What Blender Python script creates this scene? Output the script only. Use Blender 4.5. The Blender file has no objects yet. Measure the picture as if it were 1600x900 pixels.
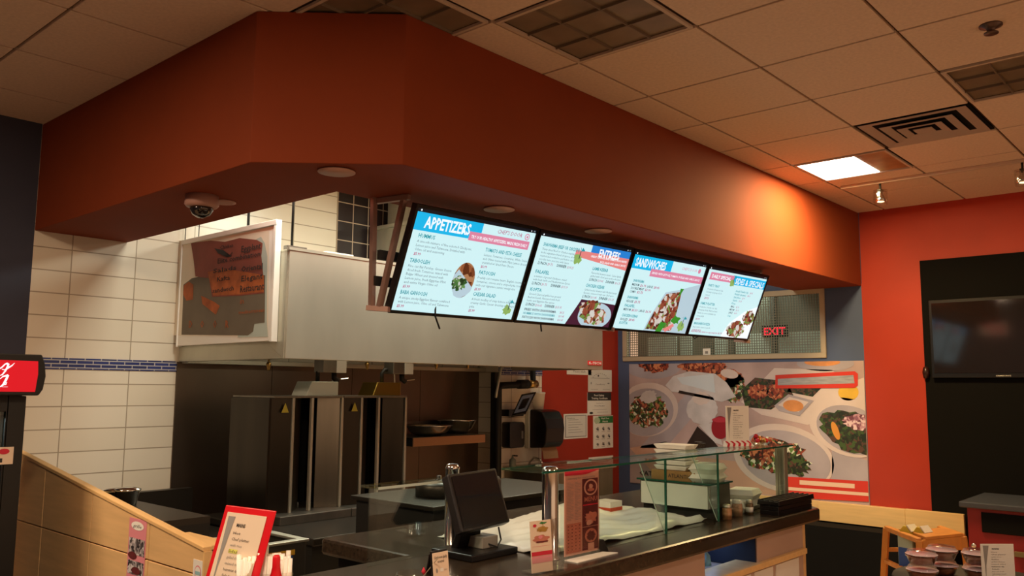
import bpy, bmesh, math, random
from mathutils import Vector, Matrix
random.seed(4)
C = bpy.context.scene.collection
PI = math.pi
# ------------------------------------------------------------------ camera
YAW, PITCH, ROLL, FPX = 0.842277727, 0.117651147, 0.00789243564, 1316.21419
def cam_rows():
    cy, sy, cp, sp = math.cos(YAW), math.sin(YAW), math.cos(PITCH), math.sin(PITCH)
    d = Vector((sy*cp, cy*cp, sp)); r = Vector((cy, -sy, 0)); u = r.cross(d)
    c, s = math.cos(ROLL), math.sin(ROLL)
    return c*r+s*u, -s*r+c*u, d
RT, UP, FW = cam_rows()
EYE = Vector((0, 0, 1.55))
cd = bpy.data.cameras.new('camera'); cam = bpy.data.objects.new('camera', cd); C.objects.link(cam)
cam.matrix_world = Matrix(((RT.x, UP.x, -FW.x, EYE.x), (RT.y, UP.y, -FW.y, EYE.y), (RT.z, UP.z, -FW.z, EYE.z), (0, 0, 0, 1)))
cd.sensor_width = 36; cd.lens = FPX*36/1600; cd.clip_start = 0.02
bpy.context.scene.camera = cam
# ------------------------------------------------------------------ world, exposure
sc = bpy.context.scene
sc.view_settings.view_transform = 'Standard'; sc.view_settings.look = 'None'
sc.view_settings.exposure = 0.0; sc.view_settings.gamma = 1.0; sc.view_settings.use_curve_mapping = False
w = bpy.data.worlds.new('mall'); sc.world = w; w.use_nodes = True
w.node_tree.nodes['Background'].inputs[0].default_value = (1.0, 0.60, 0.36, 1)
w.node_tree.nodes['Background'].inputs[1].default_value = .8

def at(x, y, ax, v):
    "point where the sight line through photo pixel (x, y) meets the plane ax = v (used to measure the place)"
    r = RT*((x-800)/FPX) - UP*((y-450)/FPX) + FW
    k = 'xyz'.index(ax); t = (v-EYE[k])/r[k]
    return EYE + r*t
def lamp(name, loc, size, power, color, rot=(0, 0, 0), sizey=None, spread=PI):
    l = bpy.data.lights.new(name, 'AREA'); l.energy = power; l.color = color; l.shape = 'RECTANGLE'
    l.size = size; l.size_y = sizey or size; l.spread = spread
    o = bpy.data.objects.new(name, l); o.location = loc; o.rotation_euler = rot; C.objects.link(o); return o
CEIL = 3.075
lamp('kitchen_light_near', (2.56, 3.85, CEIL-.03), .4, 30, (.98, .98, .84), sizey=.5)
lamp('kitchen_light_middle', (3.9, 3.62, CEIL-.03), .5, 50, (.96, 1.0, .86), sizey=.5)
lamp('kitchen_light_far', (5.4, 3.62, CEIL-.03), .5, 22, (1.0, .96, .74), sizey=.5)
lamp('lit_troffer_light', (5.79, 2.12, CEIL-.012), .44, 78, (1.0, .70, .30), sizey=.34)
lamp('hood_work_light', (3.5, 4.38, 1.98), .8, 2.4, (1.0, .88, .62), sizey=.12)
lamp('added_dining_fill', (.34, .77, CEIL-.03), .5, 56, (1.0, .71, .47), sizey=.5)  # unseen lamp added for the dining room's general light
lamp('added_dining_fill', (-.265, 3.26, CEIL-.03), .5, 66, (1.0, .71, .46), sizey=.5)  # unseen lamp added to brighten the left ceiling, bulkhead and partition
lamp('added_dining_fill', (2.77, -1.11, CEIL-.03), .5, 12, (1.0, .70, .45), sizey=.5)  # unseen lamp added as fill from behind the camera

# ------------------------------------------------------------------ materials
MATS = {}
def lin(h):
    h = h.lstrip('#'); o = []
    for i in (0, 2, 4):
        c = int(h[i:i+2], 16)/255; o.append(c/12.92 if c <= .04045 else ((c+.055)/1.055)**2.4)
    return (*o, 1)
def mat(name, col, rough=.6, metal=0, var=0, vscale=8, bump=0, emit=0, trans=0, spec=.5, stretch=None, coat=0, ior=1.45):
    if name in MATS: return MATS[name]
    m = bpy.data.materials.new(name); m.use_nodes = True; nt = m.node_tree; b = nt.nodes['Principled BSDF']
    c = lin(col) if isinstance(col, str) else (*col, 1)
    b.inputs['Base Color'].default_value = c; b.inputs['Roughness'].default_value = rough
    b.inputs['Metallic'].default_value = metal; b.inputs['Specular IOR Level'].default_value = spec
    b.inputs['Coat Weight'].default_value = coat; b.inputs['IOR'].default_value = ior
    if trans: b.inputs['Transmission Weight'].default_value = trans
    if emit:
        b.inputs['Emission Color'].default_value = c; b.inputs['Emission Strength'].default_value = emit
        b.inputs['Base Color'].default_value = (c[0]*.1, c[1]*.1, c[2]*.1, 1)
    if var or bump:
        tc = nt.nodes.new('ShaderNodeTexCoord'); mp = nt.nodes.new('ShaderNodeMapping'); n = nt.nodes.new('ShaderNodeTexNoise')
        nt.links.new(tc.outputs['Object'], mp.inputs[0]); nt.links.new(mp.outputs[0], n.inputs[0])
        if stretch: mp.inputs['Scale'].default_value = stretch
        n.inputs['Scale'].default_value = vscale; n.inputs['Detail'].default_value = 4
        if var:
            r = nt.nodes.new('ShaderNodeValToRGB'); r.color_ramp.elements[0].position = .3; r.color_ramp.elements[1].position = .7
            r.color_ramp.elements[0].color = (*[x*(1-var) for x in c[:3]], 1); r.color_ramp.elements[1].color = (*[min(1, x*(1+var)) for x in c[:3]], 1)
            nt.links.new(n.outputs[0], r.inputs[0]); nt.links.new(r.outputs[0], b.inputs['Base Color'])
        if bump:
            bp = nt.nodes.new('ShaderNodeBump'); bp.inputs['Strength'].default_value = bump; bp.inputs['Distance'].default_value = .002
            nt.links.new(n.outputs[0], bp.inputs['Height']); nt.links.new(bp.outputs[0], b.inputs['Normal'])
    MATS[name] = m; return m
def brick_mat(name, c1, c2, mortar, bw, bh, ms, off, axes='xz', rough=.3, shift=(0, 0)):
    m = bpy.data.materials.new(name); m.use_nodes = True; nt = m.node_tree; b = nt.nodes['Principled BSDF']
    g = nt.nodes.new('ShaderNodeNewGeometry'); sp = nt.nodes.new('ShaderNodeSeparateXYZ'); cb = nt.nodes.new('ShaderNodeCombineXYZ')
    nt.links.new(g.outputs['Position'], sp.inputs[0])
    for i, a in enumerate(axes):
        ad = nt.nodes.new('ShaderNodeMath'); ad.operation = 'ADD'; ad.inputs[1].default_value = shift[i]
        nt.links.new(sp.outputs['XYZ'.index(a.upper())], ad.inputs[0]); nt.links.new(ad.outputs[0], cb.inputs[i])
    br = nt.nodes.new('ShaderNodeTexBrick'); br.offset = off; br.squash = 1
    nt.links.new(cb.outputs[0], br.inputs['Vector'])
    br.inputs['Color1'].default_value = lin(c1); br.inputs['Color2'].default_value = lin(c2); br.inputs['Mortar'].default_value = lin(mortar)
    br.inputs['Scale'].default_value = 1; br.inputs['Brick Width'].default_value = bw; br.inputs['Row Height'].default_value = bh
    br.inputs['Mortar Size'].default_value = ms; br.inputs['Mortar Smooth'].default_value = .1
    nt.links.new(br.outputs[0], b.inputs['Base Color']); b.inputs['Roughness'].default_value = rough
    bp = nt.nodes.new('ShaderNodeBump'); bp.inputs['Strength'].default_value = .3; bp.inputs['Distance'].default_value = .002; bp.invert = True
    nt.links.new(br.outputs['Fac'], bp.inputs['Height']); nt.links.new(bp.outputs[0], b.inputs['Normal'])
    MATS[name] = m; return m
def food_mat(name, cols, scale=60, emit=0, stretch=None):
    "mottled chopped-food print"
    if name in MATS: return MATS[name]
    m = bpy.data.materials.new(name); m.use_nodes = True; nt = m.node_tree; b = nt.nodes['Principled BSDF']
    tc = nt.nodes.new('ShaderNodeTexCoord'); n = nt.nodes.new('ShaderNodeTexNoise'); v = nt.nodes.new('ShaderNodeTexVoronoi'); r = nt.nodes.new('ShaderNodeValToRGB')
    mx = nt.nodes.new('ShaderNodeMixRGB'); mx.inputs[0].default_value = .06
    nt.links.new(tc.outputs['Object'], mx.inputs[1]); nt.links.new(n.outputs['Color'], mx.inputs[2]); n.inputs['Scale'].default_value = scale*.4
    nt.links.new(tc.outputs['Object'], n.inputs[0]); nt.links.new(mx.outputs[0], v.inputs[0]); v.inputs['Scale'].default_value = scale
    sp = nt.nodes.new('ShaderNodeSeparateColor'); nt.links.new(v.outputs['Color'], sp.inputs[0]); nt.links.new(sp.outputs[0], r.inputs[0])
    r.color_ramp.interpolation = 'CONSTANT'
    els = r.color_ramp.elements
    while len(els) < len(cols): els.new(.5)
    for i, c in enumerate(cols): els[i].position = i/len(cols); els[i].color = lin(c)
    if emit:
        nt.links.new(r.outputs[0], b.inputs['Emission Color']); b.inputs['Emission Strength'].default_value = emit; b.inputs['Base Color'].default_value = (0, 0, 0, 1)
    else: nt.links.new(r.outputs[0], b.inputs['Base Color'])
    b.inputs['Roughness'].default_value = .5
    MATS[name] = m; return m
M = {}
M['tile_ceiling'] = mat('ceiling_tile', '#cdb6a0', .9, var=.07, vscale=60, bump=.4)
M['louv'] = mat('louvre_blade', '#6f5f4e', .5)
M['gap_shade'] = mat('ceiling_reveal_shade', '#5a4436', .9)  # dark colour stands in for shadow in the tile reveals
M['tbar'] = mat('ceiling_bar', '#b9a592', .6)
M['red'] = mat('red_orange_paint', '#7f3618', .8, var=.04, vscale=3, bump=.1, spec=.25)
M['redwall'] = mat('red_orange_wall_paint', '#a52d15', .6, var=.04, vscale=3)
M['navy'] = mat('navy_paint', '#3b3d4c', .7, var=.05, vscale=3)
M['blue'] = mat('blue_grey_paint', '#4b5878', .6, var=.05, vscale=3)
M['tile'] = brick_mat('cream_wall_tile', '#e6dcc8', '#e0d5bf', '#a89a84', .385, .133, .0035, 0, 'xz', .25, (-.05, .045))
M['tile2'] = brick_mat('cream_wall_tile_right', '#e6dcc8', '#e0d5bf', '#a89a84', .385, .133, .0035, 0, 'xz', .25, (.1, .045))
M['mosaic'] = brick_mat('blue_mosaic', '#2b3a78', '#24305f', '#b8b4b0', .095, .022, .003, .5, 'xz', .3, (0, .003))
M['darktile'] = brick_mat('dark_square_tile', '#241c1c', '#2b2222', '#b9a48c', .15, .15, .004, 0, 'xz', .3, (0, .02))
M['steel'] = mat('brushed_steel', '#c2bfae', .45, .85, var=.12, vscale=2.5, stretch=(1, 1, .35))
M['steel_dark'] = mat('dull_steel', '#8a857b', .42, 1, var=.1, vscale=3, stretch=(6, 6, .6))
M['chrome'] = mat('polished_steel', '#d6d4ce', .16, 1)
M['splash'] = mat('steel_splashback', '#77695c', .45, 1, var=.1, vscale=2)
M['black'] = mat('matt_black', '#15130f', .6)
M['silverblock'] = mat('silver_motor_casing', '#ced3c6', .45, .4)
M['steel_black'] = mat('dark_steel_top', '#3f3a33', .4, .8)
M['blackgloss'] = mat('black_plastic', '#141213', .3)
M['pitch'] = mat('dark_recess', '#090807', .9, spec=.2)
M['wood'] = mat('birch_laminate', '#d9b27c', .45, var=.08, vscale=4, stretch=(1, 1, 12))
M['wood2'] = mat('birch_rail', '#dcb57a', .4, var=.07, vscale=3, stretch=(14, 1.2, 14))
M['chairwood'] = mat('honey_wood', '#c8843c', .4, var=.12, vscale=6, stretch=(3, 3, .8))
M['stone'] = mat('dark_stone', '#33291f', .22, var=.35, vscale=60)
M['white'] = mat('white_plastic', '#ece8de', .45)
M['foam'] = mat('white_foam', '#f1eee4', .6)
M['paper'] = mat('white_paper', '#ebe8de', .8)
M['paper2'] = mat('grey_white_paper', '#dedbd2', .8)
M['ink'] = mat('dark_ink', '#33302e', .8)
M['greyink'] = mat('grey_ink', '#8b8884', .8)
M['greenink'] = mat('green_ink', '#2f7a3f', .8)
M['redink'] = mat('red_print', '#c2233a', .6)
M['pinkink'] = mat('pink_print', '#d6858f', .7)
M['redplastic'] = mat('red_plastic', '#cf0f1c', .35)
M['floor'] = mat('floor_tile', '#c9a888', .4, var=.2, vscale=5)
M['straw'] = mat('straw_paper', '#fbf6ea', .7)
M['card'] = mat('cardboard', '#a9814e', .8, var=.08, vscale=20)
M['yellow'] = mat('yellow_sticker', '#d3a32a', .6)
M['bluest'] = mat('blue_sticker', '#2a4f96', .6)
M['glassd'] = mat('green_glass_edge', '#2c6b57', .15, trans=.4)
M['trim'] = mat('tan_metal_frame', '#b7a68c', .5)
M['darkred'] = mat('dark_red_laminate', '#7a1216', .45)
M['slate'] = mat('slate_grey_top', '#3a3e48', .4)
M['brass'] = mat('brass', '#b9975a', .3, 1)
def glass(name, col=(.93, .985, .965), rough=0.0, alpha=.88):
    m = bpy.data.materials.new(name); m.use_nodes = True; nt = m.node_tree; nt.nodes.clear()
    o = nt.nodes.new('ShaderNodeOutputMaterial'); t = nt.nodes.new('ShaderNodeBsdfTransparent'); g = nt.nodes.new('ShaderNodeBsdfGlossy')
    x = nt.nodes.new('ShaderNodeMixShader'); lw = nt.nodes.new('ShaderNodeLayerWeight'); pw = nt.nodes.new('ShaderNodeMath'); pw.operation = 'POWER'; pw.inputs[1].default_value = 3.5; f = nt.nodes.new('ShaderNodeMath'); f.operation = 'MULTIPLY_ADD'; f.inputs[1].default_value = .55; f.inputs[2].default_value = .045; nt.links.new(lw.outputs['Facing'], pw.inputs[0]); nt.links.new(pw.outputs[0], f.inputs[0])
    t.inputs[0].default_value = (*col, 1); g.inputs['Roughness'].default_value = rough; g.inputs[0].default_value = (.9, 1, .97, 1)
    nt.links.new(f.outputs[0], x.inputs[0]); nt.links.new(t.outputs[0], x.inputs[1]); nt.links.new(g.outputs[0], x.inputs[2]); nt.links.new(x.outputs[0], o.inputs[0])
    return m
M['glass'] = glass('clear_glass')
M['clearplastic'] = glass('clear_plastic', (.95, .93, .92), .1)
def E(name, col, s=1.0): return mat('screen_'+name, col, .3, emit=s)
S = dict(bg=E('pale', '#d2f6fa', .95), cyan=E('cyan', '#15b9ee', .95), blue=E('blue', '#2a86dc', .9), pink=E('pink', '#e58aa8', .9), salmon=E('salmon', '#ef8a86', .9),
         white=E('white', '#f2fbff', 1), teal=E('teal', '#2fa6b4', .8), grey=E('grey', '#7a8c95', .7), ink=E('ink', '#3a4a58', .6), mag=E('magenta', '#c23c74', .85),
         green=E('olive', '#9cc26a', .8), purple=E('plum', '#5a2840', .6), plate=E('plate', '#c2dbe8', .85), dgreen=E('leaf', '#3f9a30', .8), dark=E('dark', '#20232c', .4))
F_SALAD = food_mat('food_tabouleh', ['#2f5a2b', '#4f8040', '#1e3b1c', '#d8dfd0', '#6b9a55'], 70, emit=.8)
F_FAL = food_mat('food_falafel', ['#8a4a28', '#a9623a', '#6b3318', '#c48a5e'], 30, emit=.75)
F_MEAT = food_mat('food_shawarma', ['#8a3a2c', '#e6d8ce', '#b36a4c', '#5a2a20', '#e9e2d8', '#7f9a4a', '#a05038'], 45, emit=.8)
F_MUR1 = food_mat('mural_salad', ['#33491f', '#8a3b2c', '#cfd3bf', '#1f2e17', '#b06f50', '#5c7a38', '#3a2418'], 46)
F_MUR2 = food_mat('mural_meat', ['#6b2a1c', '#a8543a', '#3a1a14', '#c77c55', '#86351f'], 46)
F_MUR3 = food_mat('mural_greens', ['#26351a', '#18220f', '#3d5226', '#2a2418', '#54382c'], 46)
F_MUR4 = food_mat('mural_onion', ['#b98a96', '#8a5a6c', '#d8bcc0', '#6b3a48'], 46)

# ------------------------------------------------------------------ mesh builder
ROOT = {}
class MB:
    def __init__(s): s.bm = bmesh.new(); s.mats = []
    def mi(s, m):
        if isinstance(m, str): m = M[m]
        if m not in s.mats: s.mats.append(m)
        return s.mats.index(m)
    def add(s, vs, fs, m, smooth=False):
        k = s.mi(m); v = [s.bm.verts.new(Vector(p)) for p in vs]
        for f in fs:
            try: fc = s.bm.faces.new([v[i] for i in f])
            except ValueError: continue
            fc.material_index = k; fc.smooth = smooth
        return s
    def box(s, a, b, m, mtx=None):
        x0, y0, z0 = a; x1, y1, z1 = b
        x0, x1 = sorted((x0, x1)); y0, y1 = sorted((y0, y1)); z0, z1 = sorted((z0, z1))
        v = [Vector(p) for p in ((x0, y0, z0), (x1, y0, z0), (x1, y1, z0), (x0, y1, z0), (x0, y0, z1), (x1, y0, z1), (x1, y1, z1), (x0, y1, z1))]
        if mtx: v = [mtx @ p for p in v]
        return s.add(v, [(3, 2, 1, 0), (4, 5, 6, 7), (0, 1, 5, 4), (1, 2, 6, 5), (2, 3, 7, 6), (3, 0, 4, 7)], m)
    def prism(s, pts, ext, m):
        "polygon pts extruded along ext"
        n = len(pts); e = Vector(ext); a = [Vector(p) for p in pts]; b = [p+e for p in a]
        return s.add(a+b, [tuple(range(n))[::-1], tuple(range(n, 2*n))]+[(i, (i+1) % n, n+(i+1) % n, n+i) for i in range(n)], m)
    def tube(s, pts, r, m, n=10, cap=True):
        pts = [Vector(p) for p in pts]; rs = r if isinstance(r, (list, tuple)) else [r]*len(pts); vs = []; prev = None
        for i, p in enumerate(pts):
            t = (pts[min(i+1, len(pts)-1)]-pts[max(i-1, 0)]).normalized()
            if prev is None: a = t.orthogonal().normalized()
            else: a = (prev-t*prev.dot(t)).normalized()
            prev = a; b = t.cross(a)
            for k in range(n): q = 2*PI*k/n; vs.append(p+(a*math.cos(q)+b*math.sin(q))*rs[i])
        fs = [(i*n+k, i*n+(k+1) % n, (i+1)*n+(k+1) % n, (i+1)*n+k) for i in range(len(pts)-1) for k in range(n)]
        if cap: fs += [tuple(range(n))[::-1], tuple(range((len(pts)-1)*n, len(pts)*n))]
        return s.add(vs, fs, m, n > 6)
    def lathe(s, prof, c, m, n=24, sx=1, sy=1, mtx=None):
        c = Vector(c); vs = []
        for r, z in prof:
            for k in range(n):
                q = 2*PI*k/n; p = Vector((r*math.cos(q)*sx, r*math.sin(q)*sy, z)); vs.append(c+(mtx @ p if mtx else p))
        fs = [(i*n+k, i*n+(k+1) % n, (i+1)*n+(k+1) % n, (i+1)*n+k) for i in range(len(prof)-1) for k in range(n)]
        if prof[0][0] > 1e-4: fs.append(tuple(range(n))[::-1])
        if prof[-1][0] > 1e-4: fs.append(tuple(range((len(prof)-1)*n, len(prof)*n)))
        return s.add(vs, fs, m, True)
    def build(s, name, parent=None, local=False, bevel=0, origin=None, mods=None):
        bmesh.ops.remove_doubles(s.bm, verts=s.bm.verts, dist=1e-6)
        bmesh.ops.dissolve_degenerate(s.bm, edges=s.bm.edges, dist=1e-7)
        me = bpy.data.meshes.new(name); o = bpy.data.objects.new(name, me)
        if parent is None:
            if origin is None:
                xs = [v.co for v in s.bm.verts]
                origin = Vector(((min(p.x for p in xs)+max(p.x for p in xs))/2, (min(p.y for p in xs)+max(p.y for p in xs))/2, min(p.z for p in xs)))
            o.location = origin; off = Vector(origin)
        else:
            o.parent = parent; off = Vector((0, 0, 0)) if local else ROOT[parent.name]
        ROOT[o.name] = off
        if off.length: bmesh.ops.translate(s.bm, verts=s.bm.verts, vec=-off)
        s.bm.normal_update(); s.bm.to_mesh(me); s.bm.free()
        for m in s.mats: me.materials.append(m)
        C.objects.link(o); ROOT[o.name] = off
        if bevel:
            b = o.modifiers.new('bevel', 'BEVEL'); b.width = bevel; b.segments = 2; b.limit_method = 'ANGLE'; b.harden_normals = False
        return o
def tag(o, label, cat, group=None):
    o['label'] = label; o['category'] = cat
    if group: o['group'] = group
    return o
def thing(name, label, cat, loc, rz=0, group=None):
    o = bpy.data.objects.new(name, None); o.empty_display_size = .05; C.objects.link(o); o.location = loc; o.rotation_euler = (0, 0, rz)
    ROOT[o.name] = Vector(loc); return tag(o, label, cat, group)
def struct(mb, name, bevel=0, **k):
    o = mb.build(name, bevel=bevel, **k); o['kind'] = 'structure'; return o
def copy_tree(o, parent=None):
    c = o.copy(); C.objects.link(c)
    if parent: c.parent = parent
    for ch in list(o.children): copy_tree(ch, c)
    return c
def box(a, b, m): return MB().box(a, b, m)

# flat print: a page frame in which rectangles, ellipses, polygons and lettering are laid as thin raised layers
FONTC = {}
def glyphs(txt, shear=0, bold=0):
    k = (txt, shear, bold)
    if k not in FONTC:
        cu = bpy.data.curves.new('t', 'FONT'); cu.body = txt; cu.resolution_u = 1; cu.shear = shear; cu.offset = bold; cu.size = 1
        o = bpy.data.objects.new('t', cu); C.objects.link(o); bpy.context.view_layer.update()
        me = bpy.data.meshes.new_from_object(o.evaluated_get(bpy.context.evaluated_depsgraph_get()))
        vs = [(v.co.x, v.co.y) for v in me.vertices]; fs = [tuple(p.vertices) for p in me.polygons]
        bpy.data.objects.remove(o); bpy.data.curves.remove(cu); bpy.data.meshes.remove(me)
        FONTC[k] = (vs, fs)
    return FONTC[k]
class Page:
    def __init__(s, mb, o, u, v, step=.0006):
        "o = bottom-left corner, u and v = full width and height vectors; normal = u x v"
        s.mb, s.o, s.W, s.H = mb, Vector(o), Vector(u).length, Vector(v).length
        s.U, s.V = Vector(u).normalized(), Vector(v).normalized(); s.N = s.U.cross(s.V).normalized(); s.step = step; s.lay = 1
    def p(s, x, y, l=None): return s.o+s.U*x*s.W+s.V*y*s.H+s.N*s.step*((l if l is not None else s.lay)+.5)
    def poly(s, pts, m, l=None): s.mb.add([s.p(x, y, l) for x, y in pts], [tuple(range(len(pts)))], m); return s
    def rect(s, x0, y0, x1, y1, m, l=None): return s.poly([(x0, y0), (x1, y0), (x1, y1), (x0, y1)], m, l)
    def ell(s, cx, cy, rx, ry, m, l=None, rot=0, n=32, jag=0):
        pts = []
        for k in range(n):
            q = 2*PI*k/n; j = 1+jag*(random.random()-.5)*2; a, b = rx*math.cos(q)*j, ry*math.sin(q)*j
            ax, by = a*s.W, b*s.H; x = ax*math.cos(rot)-by*math.sin(rot); y = ax*math.sin(rot)+by*math.cos(rot); pts.append((cx+x/s.W, cy+y/s.H))
        return s.poly(pts, m, l)
    def text(s, t, x, y, h, m, l=None, fit=None, align='l', shear=0, bold=0):
        "h = letter size and fit = width, both as fractions of the page height / width"
        vs, fs = glyphs(t, shear, bold)
        if not vs: return s
        x0, x1 = min(v[0] for v in vs), max(v[0] for v in vs)
        hh = h*s.H; wx = hh if fit is None else fit*s.W/(x1-x0); wid = (x1-x0)*wx/s.W
        ox = x if align == 'l' else (x-wid if align == 'r' else x-wid/2)
        s.mb.add([s.p(ox+(a-x0)*wx/s.W, y+b*hh/s.H, l) for a, b in vs], fs, m); return s

# ================================================================== ROOM
XL, YF, XR, YB, YB2 = -1.6, -4.0, 7.35, 5.31, 5.06
BZ = 2.44                                    # soffit underside
struct(box((XL, YF, -.1), (XR+.8, YB+.1, 0), 'floor'), 'floor')
# ceiling: a deck coloured dark as shade in the gaps, with a suspended grid of bars and one mesh of tiles
GX = [-1.6, -1.18, -.57, .04, .64, 1.25, 1.86, 2.465, 3.068, 3.675, 4.275, 4.87, 5.475, 6.06, 6.67, 7.35]
GY = [-4.0, -3.3, -2.68, -2.05, -1.43, -.8, -.18, .46, 1.078, 1.70, 2.325, 2.95, 3.565, 4.19, 4.81, 5.31]
holes = {(2, 11), (3, 7), (7, 4), (7, 9), (6, 10), (10, 7), (12, 9), (11, 8)}     # troffers and the air vent take these cells
mb = MB(); mb.box((XL, YF, CEIL+.02), (XR, YB, CEIL+.03), 'gap_shade'); struct(mb, 'ceiling')
mb = MB()
for i in range(len(GX)-1):
    for j in range(len(GY)-1):
        if (i, j) in holes: continue
        if GY[j] > 2.9 and GX[i] > 1.8: continue
        mb.box((GX[i]+.007, GY[j]+.007, CEIL+.002), (GX[i+1]-.007, GY[j+1]-.007, CEIL+.02), 'tile_ceiling')
tl = struct(mb, 'ceiling_tiles', bevel=.003)
mb = MB(); mb.box((1.87, 2.95, CEIL+.003), (XR, YB, CEIL+.02), 'tile_ceiling'); struct(mb, 'ceiling_kitchen')
# bulkhead ring
ring_o = [(1.76, YB), (1.76, 2.985), (2.18, 2.54), (XR, 2.54)]
ring_i = [(XR, 3.14), (2.30, 3.14), (2.30, YB)]
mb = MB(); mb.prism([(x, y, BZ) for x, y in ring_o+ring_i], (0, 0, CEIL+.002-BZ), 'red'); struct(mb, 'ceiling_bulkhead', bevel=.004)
# walls
T = .12
mb = MB(); mb.box((XL, YB, 0), (1.76, YB+T, CEIL+.03), 'navy'); struct(mb, 'wall_back_left')
mb = MB(); mb.box((1.76, YB, 0), (5.5, YB+T, CEIL+.03), 'tile'); struct(mb, 'wall_back')
mb = MB(); mb.box((5.5, YB2, 0), (6.10, YB2+.37, CEIL+.03), 'tile2'); struct(mb, 'wall_back_tiled_end')
mb = MB(); mb.box((6.10, YB2, 0), (XR+.12, YB2+.37, CEIL+.03), 'redwall'); struct(mb, 'wall_back_right')
mb = MB(); mb.box((1.76, YB-.006, 1.637), (2.665, YB, 1.703), 'mosaic'); struct(mb, 'trim_1')
mb = MB(); mb.box((5.5, YB2-.006, 1.66), (6.10, YB2, 1.726), 'mosaic'); struct(mb, 'trim_2')
mb = MB(); mb.box((3.90, YB-.008, 2.25), (4.62, YB, CEIL), 'darktile'); struct(mb, 'trim_3')
mb = MB(); mb.box((XL-T, YF, 0), (XL, YB+T, CEIL+.03), 'navy'); struct(mb, 'wall_left')
# far wall with an opening for the screened window; blue behind the kitchen, red towards the dining room
WY0, WY1, WZ0, WZ1 = 2.86, 4.99, 1.83, 2.45
mb = MB()
mb.box((XR, 2.54, 0), (XR+T, YB2, WZ0), 'blue'); mb.box((XR, 2.54, WZ1), (XR+T, YB2, CEIL+.03), 'blue')
mb.box((XR, 2.54, WZ0), (XR+T, WY0, WZ1), 'blue'); mb.box((XR, WY1, WZ0), (XR+T, YB2, WZ1), 'blue')
struct(mb, 'wall_right_kitchen')
mb = MB(); mb.box((XR, 2.055, 0), (XR+T, 2.54, 2.457), 'redwall'); mb.box((XR+.012, YF, 2.457), (XR+T, 2.54, CEIL+.03), 'redwall')
mb.box((XR+.03, YF, 0), (XR+T, 2.055, 2.457), 'pitch'); struct(mb, 'wall_right_dining')
mb = MB(); mb.prism([(XR-.004, 2.063, 0), (XR-.004, 2.063, 2.612), (XR-.004, .2, 2.612), (XR-.004, .2, 0)], (.03, 0, 0), 'pitch'); struct(mb, 'trim_4')
# steel splashback on the back wall
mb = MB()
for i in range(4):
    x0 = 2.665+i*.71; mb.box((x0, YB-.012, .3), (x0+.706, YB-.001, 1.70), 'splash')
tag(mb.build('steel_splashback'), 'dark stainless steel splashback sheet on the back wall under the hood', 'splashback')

# screened window in the far wall
wf = thing('window_1', '', 'window', (XR, (WY0+WY1)/2, WZ0)); wf['kind'] = 'structure'
del wf['label'], wf['category']
mb = MB(); f = .045
mb.box((XR-.02, WY0-.0, WZ0), (XR+.03, WY1, WZ0+f), 'trim'); mb.box((XR-.02, WY0, WZ1-f), (XR+.03, WY1, WZ1), 'trim')
mb.box((XR-.02, WY0, WZ0+f), (XR+.03, WY0+f, WZ1-f), 'trim'); mb.box((XR-.02, WY1-f, WZ0+f), (XR+.03, WY1, WZ1-f), 'trim')
mb.build('window_frame', wf, bevel=.004)
M['mesh'] = mat('grey_wire', '#7d7a68', .5)
mb = MB(); y = WY0+f
while y < WY1-f: mb.box((XR, y, WZ0+f), (XR+.003, y+.007, WZ1-f), 'mesh'); y += .024
z = WZ0+f
while z < WZ1-f: mb.box((XR+.003, WY0+f, z), (XR+.006, WY1-f, z+.007), 'mesh'); z += .024
mb.build('wire_screen', wf)
M['paleroom'] = mat('pale_green_blind', '#c6d2c0', .7, emit=0); M['roomwall'] = mat('olive_room_wall', '#6f7160', .8)
mb = MB(); bx = XR+.42
mb.box((bx, WY0-.3, WZ0-.3), (bx+.02, WY1+.1, WZ1+.3), 'roomwall'); mb.box((XR+T, WY0-.3, WZ0-.3), (bx, WY1+.1, WZ0-.28), 'roomwall')
mb.box((XR+T, WY0-.3, WZ1+.28), (bx, WY1+.1, WZ1+.3), 'roomwall'); mb.box((XR+T, WY0-.32, WZ0-.3), (bx, WY0-.3, WZ1+.3), 'roomwall')
mb.build('back_room_shell', wf)
mb = MB(); xa = bx-.02
for ya, yb in ((2.98, 3.48), (3.56, 3.93), (3.99, 4.16), (4.42, 4.55), (4.60, 4.95)): mb.box((xa, ya, WZ0-.2), (xa+.015, yb, WZ0+.27), 'paleroom')
mb.build('window_blind', wf)
mb = MB()
for ya in (2.93, 3.50, 3.95, 4.18): mb.box((xa-.02, ya, WZ0-.25), (xa+.01, ya+.05, WZ1+.25), mat('grey_mullion', '#57584c', .6))
mb.build('mullion', wf)
mb = MB(); mb.box((XR-.006, 3.985, WZ0+.035), (XR, 4.065, WZ0+.11), 'white'); mb.box((XR-.008, 4.01, WZ0+.06), (XR-.006, 4.04, WZ0+.085), 'greyink')
tag(mb.build('switch_plate'), 'small white plate fixed on the lower edge of the screened window', 'plate')
lamp('back_room_light', (XR+.3, 3.9, WZ1+.22), .8, 11, (.86, 1.0, .86), sizey=.2).rotation_euler = (0, 0, PI/2)
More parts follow.
